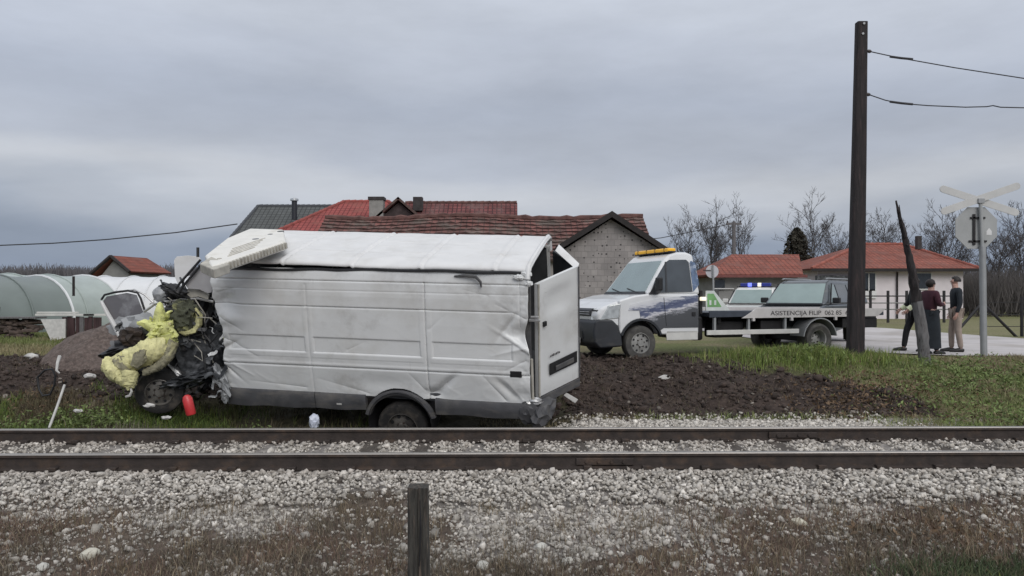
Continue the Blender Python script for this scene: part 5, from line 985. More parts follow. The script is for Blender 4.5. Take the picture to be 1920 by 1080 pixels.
# small house far left
D = 50; t = hsetup('small_house', 'small house with orange-red gabled roof beyond the polytunnels', (0, 0, 0)); A, P_, B = Xd(166, D), Xd(209, D), Xd(250, D); ez, pz = Zd(517, D), Zd(479, D)
dv = Vector((Xd(300, D+2)-Xd(250, D), 4.2, 0))
P0, P1, P2 = Vector((A, D, ez)), Vector((P_, D, pz)), Vector((B, D-.4, Zd(509, D)))
uv_slab('roof', [tuple(P2), tuple(P2+dv), tuple(P1+dv*.82), tuple(P1)], MATS['tiles_orange'], t, .12); uv_slab('roof', [tuple(P0+dv), tuple(P0), tuple(P1), tuple(P1+dv*.82)], MATS['tiles_orange'], t, .12)
MB().prism([P0+Vector((.6, .3, -.1)), P2+Vector((-.35, .5, -.15)), P1+Vector((0, .3, -.3))], (0, 0, 0), tuple(dv*.9)).build('gable_wall', M['plaster_grey'], t)
MB().prism([P0+Vector((.6, .3, -.1)), P2+Vector((-.35, .5, -.15)), Vector((P2.x-.35, P2.y+.5, .3)), Vector((P0.x+.6, P0.y+.3, .3))], (0, 0, 0), tuple(dv*.9)).build('walls', M['plaster_grey'], t)
for a, b in ((P0, P1), (P1, P2)): MB().tube([a+Vector((0, -.1, -.05)), b+Vector((0, -.1, -.05))], .12, 5).build('barge_board', M['timber'], t)
# red-roofed shed and pale house on the right
D = 38; t = hsetup('red_roofed_shed', 'low shed with weathered red roof and grey walls behind the tow truck', (0, 0, 0), cat='shed'); A, B = Xd(1332, D), Xd(1506, D); ez = Zd(514, D); Dm = D+3; rz_ = Zd(477, Dm); a, b = Xd(1372, Dm), Xd(1498, Dm)
uv_slab('roof', [(A, D, ez), (B, D, ez), (b, Dm, rz_), (a, Dm, rz_)], MATS['tiles_orange'], t, .1, .7); uv_slab('roof', [(A, D+6, ez), (A, D, ez), (a, Dm, rz_)], MATS['tiles_orange'], t, .1); uv_slab('roof', [(B, D+6, ez), (A, D+6, ez), (a, Dm, rz_), (b, Dm, rz_)], MATS['tiles_orange'], t, .1)
MB().box(((A+B)/2+.2, D-.02, ez-.1), (B-A, .06, .14)).build('fascia', mat('red_fascia', (.16, .05, .045), .7, var=.2), t); MB().box(((A+B)/2+.3, Dm, (ez+.3)/2), (B-A-.6, 4.8, ez-.5)).build('walls', M['plaster_grey'], t)
MB().box((Xd(1350, D+.5), D+.55, Zd(534, D)), (.5, .1, .5)).build('window', M['window'], t); MB().box((Xd(1358, D+.5), D+.55, Zd(541, D)), (1.0, .14, .05)).build('sill', M['frame_white'], t)
MB().prism([(B-.3, D+.6, ez), (B-.3, D+5.4, ez), (b-.1, Dm, rz_-.2)], (0, 0, 0), (-.2, 0, 0)).build('gable_wall', M['plaster_grey'], t)
D = 42; t, ez = hip_house('pale_house', 'pale pink bungalow with red-brown hipped roof behind the crossing', D, 1522, 1838, 1616, 1692, 503, 458, 9, 'tiles_orange', M['plaster'], RID_O)
wy = D+.6
for px, w_, h_, y0 in ((1627, .75, 1.0, 514),):
    f_ = MB().box((Xd(px, wy), wy-.03, Zd(529, wy)), (w_+.14, .12, h_+.14)).build('window', M['frame_white'], t, bevel=.01); MB().box((Xd(px, wy), wy-.10, Zd(529, wy)), (w_, .02, h_)).build('pane', M['window'], f_); MB().box((Xd(px, wy), wy-.13, Zd(529, wy)), (.05, .03, h_)).build('mullion', M['frame_white'], f_); MB().box((Xd(px, wy), wy-.06, Zd(551, wy)), (w_+.15, .1, .5)).build('apron', M['frame_white'], f_)
MB().tube([(Xd(1681, wy), wy-.08, ez-.2), (Xd(1681, wy), wy-.08, .4)], .05, 8).build('downpipe', M['timber'], t)
MB().box((Xd(1730, wy), wy-.02, Zd(527, wy)), (1.0, .12, 1.0)).build('window', M['frame_white'], t, bevel=.01); MB().box((Xd(1730, wy), wy-.09, Zd(527, wy)), (.85, .02, .86)).build('pane', M['window'], t)
MB().box((Xd(1562, wy), wy-.1, 1.6), (2.0, .3, 2.5)).build('porch', M['charred'], t); c_ = MB().box((Xd(1722, D+2.6), D+2.6, Zd(455, D+2.6)), (.27, .3, .8)).build('chimney', M['chimney_dark'], t, bevel=.02)

# ---------------------------------------------------------------- trees
def tube_np(segs, n=4):
    A = np.array([s_[0] for s_ in segs]); B = np.array([s_[1] for s_ in segs]); r0 = np.array([s_[2] for s_ in segs]); r1 = np.array([s_[3] for s_ in segs]); d = B-A; d /= np.linalg.norm(d, axis=1)[:, None]+1e-9
    h = np.where(np.abs(d[:, 2:3]) > .9, np.array([[1., 0, 0]]), np.array([[0, 0, 1.]])); u = np.cross(d, h); u /= np.linalg.norm(u, axis=1)[:, None]+1e-9; v = np.cross(d, u); V = []
    for P, r_ in ((A, r0), (B, r1)):
        for k in range(n): a = 2*PI*k/n; V.append(P+(u*math.cos(a)+v*math.sin(a))*r_[:, None])
    V = np.stack(V, 1); i = np.arange(len(segs))[:, None]*2*n; Fc = np.concatenate([i+np.array([k, (k+1) % n, n+(k+1) % n, n+k]) for k in range(n)]); return V.reshape(-1, 3), Fc
def grow(seed, H, spread=.5, limbs=8, up=.35, levels=4):
    r = random.Random(seed); trunk = []; tw = []
    def branch(p, d, L_, rad, lev):
        n_ = 5 if lev < 2 else 3; q_ = p.copy()
        for i in range(n_):
            d = (d+Vector((r.uniform(-.28, .28), r.uniform(-.28, .28), r.uniform(-.1, .25)))).normalized(); e = q_+d*L_/n_; ra_, rb_ = rad*(1-i/n_*.65), rad*(1-(i+1)/n_*.65); tw.append((tuple(q_), tuple(e), ra_, rb_)); q_ = e
            if lev < levels and i > 0:
                for _ in range(2 if lev > 0 else 3):
                    ax = Vector((r.uniform(-1, 1), r.uniform(-1, 1), r.uniform(-.3, .9))).normalized(); branch(q_, (d*.75+ax*.8).normalized(), L_*r.uniform(.38, .62), max(rad*.45, .014), lev+1)
    p = Vector((0, 0, 0)); d = Vector((0, 0, 1)); rad = H*.019
    for i in range(9):
        d = (d+Vector((r.uniform(-.12, .12), r.uniform(-.12, .12), .1))).normalized(); e = p+d*H*.075; trunk.append((tuple(p), tuple(e), rad*(1-i*.085), rad*(1-(i+1)*.085))); p = e
        if i >= 2:
            for _ in range(max(1, limbs//4)):
                a = r.uniform(0, 2*PI); branch(p, Vector((math.cos(a)*spread*1.5, math.sin(a)*spread*1.5, up+r.uniform(.2, .8))).normalized(), H*r.uniform(.22, .38)*(1.15-i*.05), rad*.45*(1-i*.06), 1)
    branch(p, d, H*.35, rad*.4, 1); return trunk, tw
PROTO = {}
def bare_tree(label, px, ptop, D, seed, spread=.5, limbs=8):
    H = (Zd(ptop, D)-.38)*.91; t = thing('bare_tree', label, 'tree', Matrix.Translation((Xd(px, D), D, .36)) @ Matrix.Rotation(seed*1.3, 4, 'Z'), group='leafless trees behind the houses'); tk, tw = grow(seed, H, spread, limbs)
    V, Fc = tube_np(tk, 7); np_mesh('trunk', V, Fc, M['bark'], t, smooth=True); V, Fc = tube_np(tw, 3); np_mesh('crown', V, Fc, M['twig'], t)
for a in (('bare wispy tree left of the wooden utility pole, above the red shed roof edge', 1288, 412, 66, 2, .5, 6), ('tall slender leafless tree just left of the small utility pole', 1338, 396, 62, 3, .28, 8), ('leafless tree just right of the small utility pole', 1402, 398, 64, 4, .40, 7),
          ('tallest leafless tree, beside the rusty evergreen', 1528, 378, 58, 5, .52, 9), ('leafless tree close left of the tall dark pole', 1578, 408, 64, 6, .4, 7), ('leafless tree above the bungalow roof, between dark pole and broken post', 1652, 396, 62, 7, .48, 8), ('leafless tree left of the level crossing sign', 1752, 408, 66, 8, .5, 8), ('spreading leafless tree directly behind the level crossing sign', 1792, 396, 56, 9, .6, 9),
          ('leafless tree just right of the level crossing sign', 1868, 408, 58, 10, .55, 9), ('leafless tree nearest the right edge of the picture', 1908, 410, 60, 12, .45, 8), ('short leafless tree behind the barn gable and shed', 1262, 432, 70, 13, .5, 6)): bare_tree(*a)
# rusty evergreen beside the shed
D = 52; H = Zd(428, D)-.36; t = thing('conifer', 'rusty dark conifer standing behind the red shed', 'tree', loc=(Xd(1494, D), D, .36))
MB().tube([(0, 0, 0), (0, 0, H*.95)], [.16, .03], 7).build('trunk', M['bark'], t); n = 5200; zz = rng.uniform(.08, 1, n)**.9; ang = rng.uniform(0, 2*PI, n); rr = (1.55*(1-zz)**.55+.05)*np.sqrt(rng.uniform(.15, 1, n))*(1+.28*np.sin(ang*5+zz*22)); P = np.stack([np.cos(ang)*rr, np.sin(ang)*rr, zz*H], 1); u = rots(n); L_ = rng.uniform(.06, .17, n)[:, None]
V = np.stack([P-u[:, 0]*L_, P+u[:, 1]*L_*.5, P+u[:, 0]*L_, P-u[:, 1]*L_*.5], 1).reshape(-1, 3); np_mesh('crown', V, np.arange(4*n).reshape(-1, 4), M['needles'], t)
def thick(name, x0, x1, D0, D1, h0, h1, n, wd, seed, m='thicket'):
    r = np.random.default_rng(seed); x_ = r.uniform(x0, x1, n); y_ = r.uniform(D0, D1, n); prof = vnoise(x_, x_*0+seed, 2.2/max(1, (D0/30)), 4, seed); h = h0+(h1-h0)*prof*r.uniform(.35, 1, n); a = r.uniform(0, PI, n); ln = r.normal(0, .22, n)*h
    P = np.stack([x_, y_, np.full(n, .3)], 1); hb = r.uniform(0, .6, n)*h; W_ = np.stack([np.cos(a), np.sin(a)*.3, 0*a], 1)*wd*r.uniform(.4, 1.6, n)[:, None]; B = P+np.stack([0*h, 0*h, hb], 1); T = P+np.stack([ln, 0*h, h], 1)
    V = np.stack([B-W_, B+W_, T+W_*.15, T-W_*.15], 1).reshape(-1, 3); return set_props(np_mesh(name, V, np.arange(4*n).reshape(-1, 4), M[m]), kind='stuff')
thick('far_woods', -150, -20, 150, 190, 6.0, 9.6, 22000, .16, 5, 'haze_tinted_thicket'); thick('far_woods', 20, 150, 130, 170, 4.0, 9.5, 16000, .16, 6, 'haze_tinted_thicket')
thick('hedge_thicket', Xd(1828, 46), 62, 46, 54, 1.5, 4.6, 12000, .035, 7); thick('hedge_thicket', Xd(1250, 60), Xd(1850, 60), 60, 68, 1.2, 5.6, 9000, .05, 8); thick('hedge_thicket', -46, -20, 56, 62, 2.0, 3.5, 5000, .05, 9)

# ---------------------------------------------------------------- polytunnels
def tunnel(label, foot, top, axis_len, half, height, m, endm, hoops, seg=18):
    """end hoop from near foot over the crown; the tunnel runs from there along the axis"""
    f_ = Vector(foot); c_ = Vector(top); hv = Vector((f_.x-c_.x, f_.y-c_.y, 0)).normalized(); ax = Vector((hv.y, -hv.x, 0)); ax = ax if axis_len > 0 else -ax; L_ = abs(axis_len)
    t = thing('polytunnel', label, 'polytunnel', Matrix.Translation((c_.x, c_.y, .28)), group='polytunnels on the left'); mb = MB(); K = hoops*4
    for i in range(K+1):
        sag_ = 1-.025*abs(math.sin(PI*i/4))
        for j in range(seg+1): a = PI*j/seg; mb.v.append(tuple(hv*half*math.cos(a)*sag_+ax*(L_*i/K)+Vector((0, 0, height*(math.sin(a)**.85)*sag_))))
    mb.f = [(i*(seg+1)+j, i*(seg+1)+j+1, (i+1)*(seg+1)+j+1, (i+1)*(seg+1)+j) for i in range(K) for j in range(seg)]; mb.build('cover', m, t, ang=60)
    mb = MB()
    mb.prism([hv*half*math.cos(PI*j/seg)*.985+Vector((0, 0, height*(math.sin(PI*j/seg)**.85)*.985)) for j in range(seg+1)], tuple(ax*.06), tuple(ax*.10)).build('end_wall', endm, t, smooth=False)
    for i in range(hoops+1): MB().tube([hv*half*1.006*math.cos(PI*j/seg)+ax*(L_*i/hoops)+Vector((0, 0, height*1.006*(math.sin(PI*j/seg)**.85))) for j in range(seg+1)], .035 if i else .05, 6).build('hoop', M['foil_white'] if not i else m, t)
    return t
tunnel('grey-green polytunnel at the left edge, nearest of the tunnels', (-17.1, 29.3, 0), (-19.9, 31.2, 0), 16, 3.3, 2.25, M['foil'], M['foil_white'], 11)
tunnel('pale green polytunnel behind the grey-green one', (-18.6, 35.6, 0), (-21.3, 37.0, 0), 14, 3.2, 2.42, M['foil_pale'], M['foil_pale'], 8)
t = tunnel('white polytunnel running across behind the torn van door', (-23.2, 40.0, 0), (-23.4, 43.0, 0), -13, 3.0, 2.55, M['foil_white'], M['foil_white'], 8)

# ---------------------------------------------------------------- heap, wood, panels at the left
hp = MB(); K1, K2 = 60, 60; cx, cy = Xd(222, 15.2), 15.2
for i in range(K2+1):
    for j in range(K1+1):
        a = (j/K1-.5)*5.0; b = (i/K2-.5)*3.6; r_ = math.sqrt((a/(1.35 if a < 0 else 1.9))**2+(b/1.5)**2); h = .92*max(0, 1-r_)**.85*(1 if r_ > .25 else .97) if r_ < 1 else 0; h += .05*mnoise.noise(Vector((a*2.3, b*2.3, 0)))*(r_ < 1)+.022*mnoise.noise(Vector((a*9, b*9, 3)))*(r_ < 1)
        hp.v.append((cx+a, cy+b, gzf(cx+a, cy+b)-.03+h-(.12 if r_ >= 1 else 0)))
hp.f = [(i*(K1+1)+j, i*(K1+1)+j+1, (i+1)*(K1+1)+j+1, (i+1)*(K1+1)+j) for i in range(K2) for j in range(K1)]
set_props(hp.build('gravel_heap', M['heap'], ang=80), 'brown heap of gravel beside the torn front of the van', 'gravel heap')
D = 24.5
wp = thing('firewood_pile', 'low pile of dark firewood beside the grey-green polytunnel', 'firewood pile', loc=(Xd(38, D), D, .28))
for k in range(70):
    a = rng.uniform(-.75, .6); z_ = rng.uniform(.05, .62); L_ = rng.uniform(.2, .6); MB().tube([(a-L_/2, rng.uniform(-.3, .2), z_+rng.uniform(-.05, .05)), (a+L_/2, rng.uniform(-.3, .2), z_+rng.uniform(-.05, .05))], rng.uniform(.03, .07), 6).build('log', M['brush'], wp)
MB().box((.05, -.1, .70), (1.4, .6, .05)).build('cover_board', M['wood_grey'], wp)
MB().tube([(-.62, -.2, .4), (-.55, -.2, 1.05)], .03, 6).build('stake', M['wood_dark'], wp)
sp_ = MB().prism([U(76, 599, 23.6), U(122, 598, 23.4), U(122, 634, 23.4), U(96, 640, 23.3)], (0, 0, 0), (0, .06, 0)).build('white_sheet', M['white_debris'], None, bevel=.01); set_props(sp_, 'white metal sheet leaning at the end of the firewood pile', 'metal sheet')
fp = thing('board_stack', 'stack of dark red boards beside the white sheet', 'boards', loc=(Xd(150, 24), 24, .28))
for k in range(9): MB().box((-.5+k*.14, .03*(k % 2), .38), (.125, .05, .70+.05*math.sin(k*2.3))).build('board', M['boards'] if k not in (4,) else M['wood_grey'], fp)
for k, (z_, x_, L_) in enumerate(((.80, -.45, 1.9), (.87, -.7, 1.3), (.80, .6, .9))): MB().box((x_, -.02, z_), (L_, .12, .06)).build('pale_beam', M['alu'], fp, bevel=.005)
pl = MB().tube([U(138, 555, 30), U(138, 518, 30)], .05, 6).build('stake', M['wood_dark']); set_props(pl, 'thin dark stake standing in front of the pale green polytunnel', 'stake')

# ---------------------------------------------------------------- poles, signs, wires
D = 14.5; b0 = U(1603, 690, D); tp = U(1615, 42, D); pole = thing('utility_pole', 'tall dark wooden pole carrying two wires at the crossing', 'pole', loc=tuple(b0))
mb = MB(); ax = tp-b0; nseg = 14
for i in range(nseg+1):
    t_ = i/nseg; c_ = ax*t_; h0 = .145-.048*t_; mb.v += [tuple(c_+Vector((sx*h0*(1+.03*mnoise.noise(Vector((i*1.3, sx, sy)))), sy*h0*.8, 0))) for sx, sy in ((-1, -.8), (-.8, -1), (.8, -1), (1, -.8), (1, .8), (.8, 1), (-.8, 1), (-1, .8))]
for i in range(nseg):
    for j in range(8): j2 = (j+1) % 8; mb.f.append((i*8+j, i*8+j2, (i+1)*8+j2, (i+1)*8+j))
mb.f += [tuple(range(8)), tuple(nseg*8+j for j in range(8))]; mb.build('post', M['wood_dark'], pole, ang=60)
for py_, px_ in ((47, 1616), (66, 1614)): MB().lathe([(.001, .012), (.022, .012), (.022, -.01)], U(px_, py_, D)-Vector((0, .088, 0))-b0, (0, -1, 0), 10).build('bolt', M['steel_grey'], pole)
ins_ = []
for px_, py_ in ((1624, 96), (1622, 177)):
    p = U(px_, py_, D)-b0; MB().tube([p+Vector((-.08, 0, .02)), p+Vector((.05, 0, 0))], .018, 6).lathe([(.01, -.03), (.03, -.02), (.035, .02), (.02, .05)], p+Vector((.05, 0, 0)), (1, 0, -.2), 10).build('insulator', M['porcelain'], pole); ins_.append(p+b0+Vector((.09, 0, -.01)))
for k, (pts, lab) in enumerate((([(1660,103),(1700,111),(1790,127),(1920,147),(2150,178)], 'upper twisted wire running right from the tall dark pole'), ([(1660,188),(1690,194),(1740,198),(1810,201),(1850,200),(1862,198),(1876,201),(1920,202),(2150,196)], 'lower slack wire running right from the tall dark pole'))):
    P = [ins_[k]]+[U(a, b, D-.1*i) for i, (a, b) in enumerate(pts)]; o = MB().tube(P, .011, 5).build('overhead_wire', M['wire']); set_props(o, lab, 'wire', 'wires on the tall pole')
    q0 = U(*((1690, 109) if k == 0 else (1690, 193.5)), D-.1); MB().tube([q0+Vector((-.22, 0, .03)), q0, q0+Vector((.22, 0, -.02))], .022, 6).build('wire_splice', M['wire'], o)
P = [U(a, b, 44) for a, b in ((-120,462),(0,460),(100,456),(200,449),(330,436),(445,420))]; set_props(MB().tube(P, .035, 5).build('overhead_wire', M['wire']), 'thin wire crossing the sky towards the grey roof on the left', 'wire')
P = [U(a, b, 46) for a, b in ((1375,419),(1310,432),(1240,446),(1150,455))]; set_props(MB().tube(P, .025, 5).build('overhead_wire', M['wire']), 'thin wire leading left from the small utility pole', 'wire')
D = 46; sp_ = thing('utility_pole', 'small weathered wooden utility pole with crossarm before the red shed', 'pole', loc=(Xd(1376, D), D, .35)); hh = Zd(416, D)-.35
MB().tube([(0, 0, 0), (0, 0, hh)], [.15, .11], 10).build('post', M['wood_grey'], sp_); MB().box((0, 0, hh-.12), (.95, .12, .12)).build('crossarm', M['wood_grey'], sp_)
for x_ in (-.4, 0, .4): MB().lathe([(.02, 0), (.05, .04), (.05, .10), (.02, .14)], (x_, 0, hh-.06), (0, 0, 1), 8).build('insulator', M['porcelain'], sp_)
# broken, leaning wooden post
D = 14.6; bb = U(1733, 690, D); br = thing('broken_post', 'splintered grey wooden post leaning left beside the people', 'post', loc=tuple(bb))
pts = [(1735,690,10.5),(1732,655,10.5),(1727,610,10.5),(1719,565,10),(1712,520,8),(1704,480,6.5),(1697,445,5.2),(1689,415,4),(1684,395,2.6),(1680,376,1.2)]; mb = MB(); P = [U(a, b, D)-bb for a, b, _ in pts]; P2 = []; R2 = []
for i in range(len(P)-1):
    for k in range(4): t_ = k/4; P2.append(P[i].lerp(P[i+1], t_)); R2.append((pts[i][2]*(1-t_)+pts[i+1][2]*t_)/F*D)
lo_n = 13; mb.tube(P2[:lo_n], R2[:lo_n], 9, jit=.12); mb.build('post', M['wood_grey'], br, ang=40); MB().tube(P2[lo_n-1:]+[P[-1]], R2[lo_n-1:]+[.015], 8, jit=.25).build('charred_upper', M['wood_dark'], br, ang=40)
for a, b, c_, d_ in ((1686, 398, 1681, 386), (1700, 460, 1708, 456), (1688, 412, 1686, 384), (1698, 445, 1691, 418), (1712, 520, 1706, 490), (1726, 600, 1719, 575)): MB().tube([U(a, b, D-.05)-bb, U(c_, d_, D-.06)-bb], [.03, .006], 5).build('splinter', M['wood_dark'], br)
# level crossing sign seen from the back
D = 15.0; sb = U(1840, 690, D); sg = thing('crossing_sign', 'level crossing cross above the grey back of an octagonal sign on a post', 'road sign', loc=tuple(sb))
L2 = lambda px, py, dy=0: U(px, py, D)-sb+Vector((0, dy, 0))
MB().tube([L2(1845, 690), L2(1842, 462)], .062, 14).build('post', M['steel_grey'], sg); MB().tube([L2(1842, 470), L2(1838, 372)], .034, 10).build('upper_post', M['sign_back'], sg)
def oct_(r_, y_): c_ = L2(1834, 427, y_); return [c_+Vector((r_*math.cos(R(22.5+45*i)), 0, r_*math.sin(R(22.5+45*i)))) for i in range(8)]
oc = MB().prism(oct_(.455, .06), (0, 0, 0), (0, .02, 0)).build('octagon_plate', M['sign_back'], sg, bevel=.004)
for py_ in (408, 452): MB().box(L2(1836, py_, .045), (.36 if py_ > 420 else .30, .02, .035)).build('bracket', M['steel_dark'], oc)
MB().box(L2(1829, 430, .05), (.05, .03, .62)).build('stiffener', M['steel_dark'], oc)
MB().prism([L2(1853, 440, .056), L2(1863, 440, .056), L2(1863, 433, .056), L2(1858, 427, .056), L2(1853, 433, .056)], (0, 0, 0), (0, .003, 0)).build('sticker', M['frame_white'], oc)
def arm(a, b, hw, y_, nm='cross_arm'):
    A, B = L2(*a, y_), L2(*b, y_); d = (B-A).normalized(); n_ = Vector((-d.z, 0, d.x)); K = 5; pts_ = [A+n_*hw*math.cos(R(90+180*i/K-90))*0+(-d*hw*math.sin(PI*i/K)+n_*hw*math.cos(PI*i/K)) for i in range(K+1)]+[B+(d*hw*math.sin(PI*i/K)-n_*hw*math.cos(PI*i/K)) for i in range(K+1)]
    return MB().prism(pts_, (0, 0, 0), (0, .018, 0)).build(nm, M['sign_white'], sg, bevel=.003)
arm((1770, 354), (1906, 398), .072, .02); arm((1770, 396), (1906, 349), .072, -.015)
MB().box(L2(1838, 377, -.03), (.13, .04, .10)).build('clamp', M['steel_grey'], sg, bevel=.01)
# round sign seen from the back
D = 27; rs_ = thing('round_sign', 'pale back of a round traffic sign behind the truck cab', 'road sign', loc=tuple(U(1337, 590, D))); o0 = U(1337, 590, D)
MB().tube([U(1338, 590, D)-o0, U(1337, 497, D)-o0], .035, 8).build('post', M['steel_grey'], rs_); MB().lathe([(.001, .0), (.235, .0), (.235, .015), (.001, .016)], U(1336, 509, D)-o0+Vector((0, .05, 0)), (0, 1, 0), 28).build('plate', mat('pale_sign_back', (.5, .5, .53), .5, var=.08), rs_)
MB().box(U(1326, 507, D)-o0+Vector((0, .03, 0)), (.28, .02, .03)).build('bracket', M['steel_dark'], rs_)
# fence with diagonal braces on the right
D = 24; fe = thing('wire_fence', 'dark wire fence with braced posts beside the road on the right', 'fence', loc=(Xd(1840, D), D, .38)); f0 = Vector((Xd(1840, D), D, .38))
for px_ in (1840, 1916, 1992): MB().tube([U(px_, 636, D)-f0, U(px_, 556, D)-f0], .05, 8).build('fence_post', M['steel_dark'], fe)
for a, b in (((1842, 568), (1792, 624)), ((1842, 568), (1910, 636))): MB().tube([U(*a, D)-f0, U(*b, D)-f0], .045, 8).build('brace', M['steel_dark'], fe)
for py_ in (567, 590, 612): MB().tube([U(1840, py_, D)-f0, U(2000, py_, D)-f0], .012, 5).build('fence_wire', M['steel_dark'], fe)
D = 35; fe = thing('garden_fence', 'low metal garden fence in front of the pink bungalow', 'fence', loc=(Xd(1660, D), D, .38)); f0 = Vector((Xd(1660, D), D, .38))
for px_ in (1600, 1632, 1665, 1700, 1735, 1770): MB().box(U(px_, 575, D)-f0, (.10, .08, 1.5)).build('fence_post', M['steel_dark'], fe)
for py_ in (555, 568, 580): MB().tube([U(1590, py_, D)-f0, U(1790, py_, D)-f0], .03, 5).build('fence_rail', M['plaster_grey'] if py_ > 560 else M['steel_dark'], fe)

# ---------------------------------------------------------------- foreground post, stones, debris
D = 5.4; p0 = U(786, 1120, D); st = thing('wooden_stub_post', 'short weathered dark wooden post in the foreground before the rails', 'post', loc=tuple(p0)); mb = MB(); K = 14
for i in range(K+1):
    t_ = i/K; c_ = (U(784, 911, D)-p0)*t_; hx, hy = .070+.006*(1-t_), .065
    for j, (sx, sy) in enumerate(((-1, -.75), (-.8, -1), (-.05, -1), (.03, -.86), (.12, -1), (.8, -1), (1, -.75), (1, .8), (.8, 1), (-.8, 1), (-1, .8))):
        nz_ = 1+.07*mnoise.noise(Vector((i*.9, j*2.1, 0))); mb.v.append(tuple(c_+Vector((sx*hx*nz_, sy*hy*nz_, (.015*mnoise.noise(Vector((j*1.9, 5, 1))) if i == K else 0)))))
n_ = 11
for i in range(K):
    for j in range(n_): j2 = (j+1) % n_; mb.f.append((i*n_+j, i*n_+j2, (i+1)*n_+j2, (i+1)*n_+j))
mb.f += [tuple(range(n_)), tuple(K*n_+j for j in range(n_))]; mb.build('post', M['wood_post'], st, ang=40)
MB().tube([(.01, -.071, .25), (.02, -.072, .50), (.015, -.070, .72)], [.004, .008, .003], 5).build('crack', M['black'], st)
def big_stone(label, px, py, r_, sh, seed, col=(.52, .51, .47)):
    p = onground(px, py, 4.6, 9); o = crumple('stone', (0, 0, 0), (r_*sh[0], r_*sh[1], r_*sh[2]), mat('pale_stone_%s' % 'abcdefg'[seed % 7], col, .85, var=.15, vs=14, bump=.5, bs=30), None, seed, .16, 1.2, 2); o.location = p+Vector((0, 0, r_*sh[2]*.5)); o.rotation_euler = (0, 0, seed*1.1); set_props(o, label, 'stone', 'large pale stones in the foreground')
big_stone('large cream stone lying on dark soil in the lower left', 169, 1045, .062, (1.25, .8, .75), 41, (.56, .54, .46)); big_stone('pale square stone at the very bottom left', 80, 1070, .05, (1, .9, .8), 42); big_stone('round pale stone right of the stub post', 1015, 1034, .058, (.9, .8, .8), 43)
big_stone('pale stone near the bottom, just right of the stub post', 905, 1066, .055, (1, .9, .7), 44); big_stone('flat cream stone with a yellowish top on the right', 1498, 984, .06, (1.2, .8, .6), 45, (.58, .55, .45)); big_stone('pale stone low in the grass right of centre', 1065, 1056, .045, (1.1, .8, .7), 46); big_stone('flat pale stone near the bottom between post and right edge', 1203, 1054, .055, (1.3, .8, .5), 47)
cp = onground(356, 782, 9.5, 12); cp = U(356, 778, 10.1); c_ = thing('red_canister', 'red fire extinguisher cylinder leaning in the grass by the van wheel', 'fire extinguisher', Matrix.Translation((cp.x+.02, cp.y, cp.z)) @ Matrix.Rotation(R(-14), 4, 'Y'))
MB().lathe([(.001, 0), (.055, .0), (.065, .015), (.065, .22), (.05, .26), (.02, .28)], (0, 0, 0), (0, 0, 1), 20).build('cylinder', M['red'], c_); MB().lathe([(.02, .27), (.022, .31), (.001, .31)], (0, 0, 0), (0, 0, 1), 12).box((.03, 0, .30), (.08, .02, .02)).build('valve', M['black'], c_)
pa, pb = U(92, 803, 9.95), U(121, 722, 10.5); set_props(MB().tube([pa, pa.lerp(pb, .5)+Vector((.005, 0, 0)), pb], .017, 8).build('white_rod', M['white_debris']), 'thin white rod leaning on the weeds at the left', 'rod')
pa = [U(112, 668, 12.4), U(108, 680, 12.3), U(106, 695, 12.2), U(112, 700, 12.2)]; set_props(MB().tube(pa, [.03, .025, .02, .012], 7).build('bent_trim', M['white_debris']), 'bent pale trim strip on the soil above the white rod', 'debris')
ring = [(70,708),(84,694),(98,692),(104,705),(102,722),(94,740),(80,742),(73,730)]; set_props(MB().tube([U(a, b, 11.4) for a, b in ring]+[U(70, 708, 11.4)], .016, 6).build('bent_ring', M['black']), 'bent black ring of trim lying on the left bank', 'debris')
o = crumple('plastic_bag', tuple(U(589, 790, 9.95)), (.055, .05, .08), M['plastic_bag'], None, 51, .4, 2.6, 3); set_props(o, 'crumpled bluish plastic bottle by the rail in front of the van', 'litter')
for k, (px_, py_, D_, s_, lab) in enumerate(((60, 668, 14.5, .10, 'pale splinter of bodywork on the crest of the dark soil'), (168, 705, 12.1, .07, 'curved pale fragment on the dark soil below the foam'), (146, 770, 10.2, .045, 'small white fragment among the left weeds'), (280, 760, 10.15, .05, 'grey-white fragment below the crushed front wheel'), (312, 783, 9.95, .045, 'white fragment left of the red cylinder'), (1245, 710, 13.2, .10, 'pale lump of rubble on the dark bank right of the van'))):
    o = crumple('bodywork_fragment', tuple(U(px_, py_, D_)), (s_, s_*.5, s_*.4), M['white_debris'], None, 60+k, .7, 2.9, 2); set_props(o, lab, 'debris')

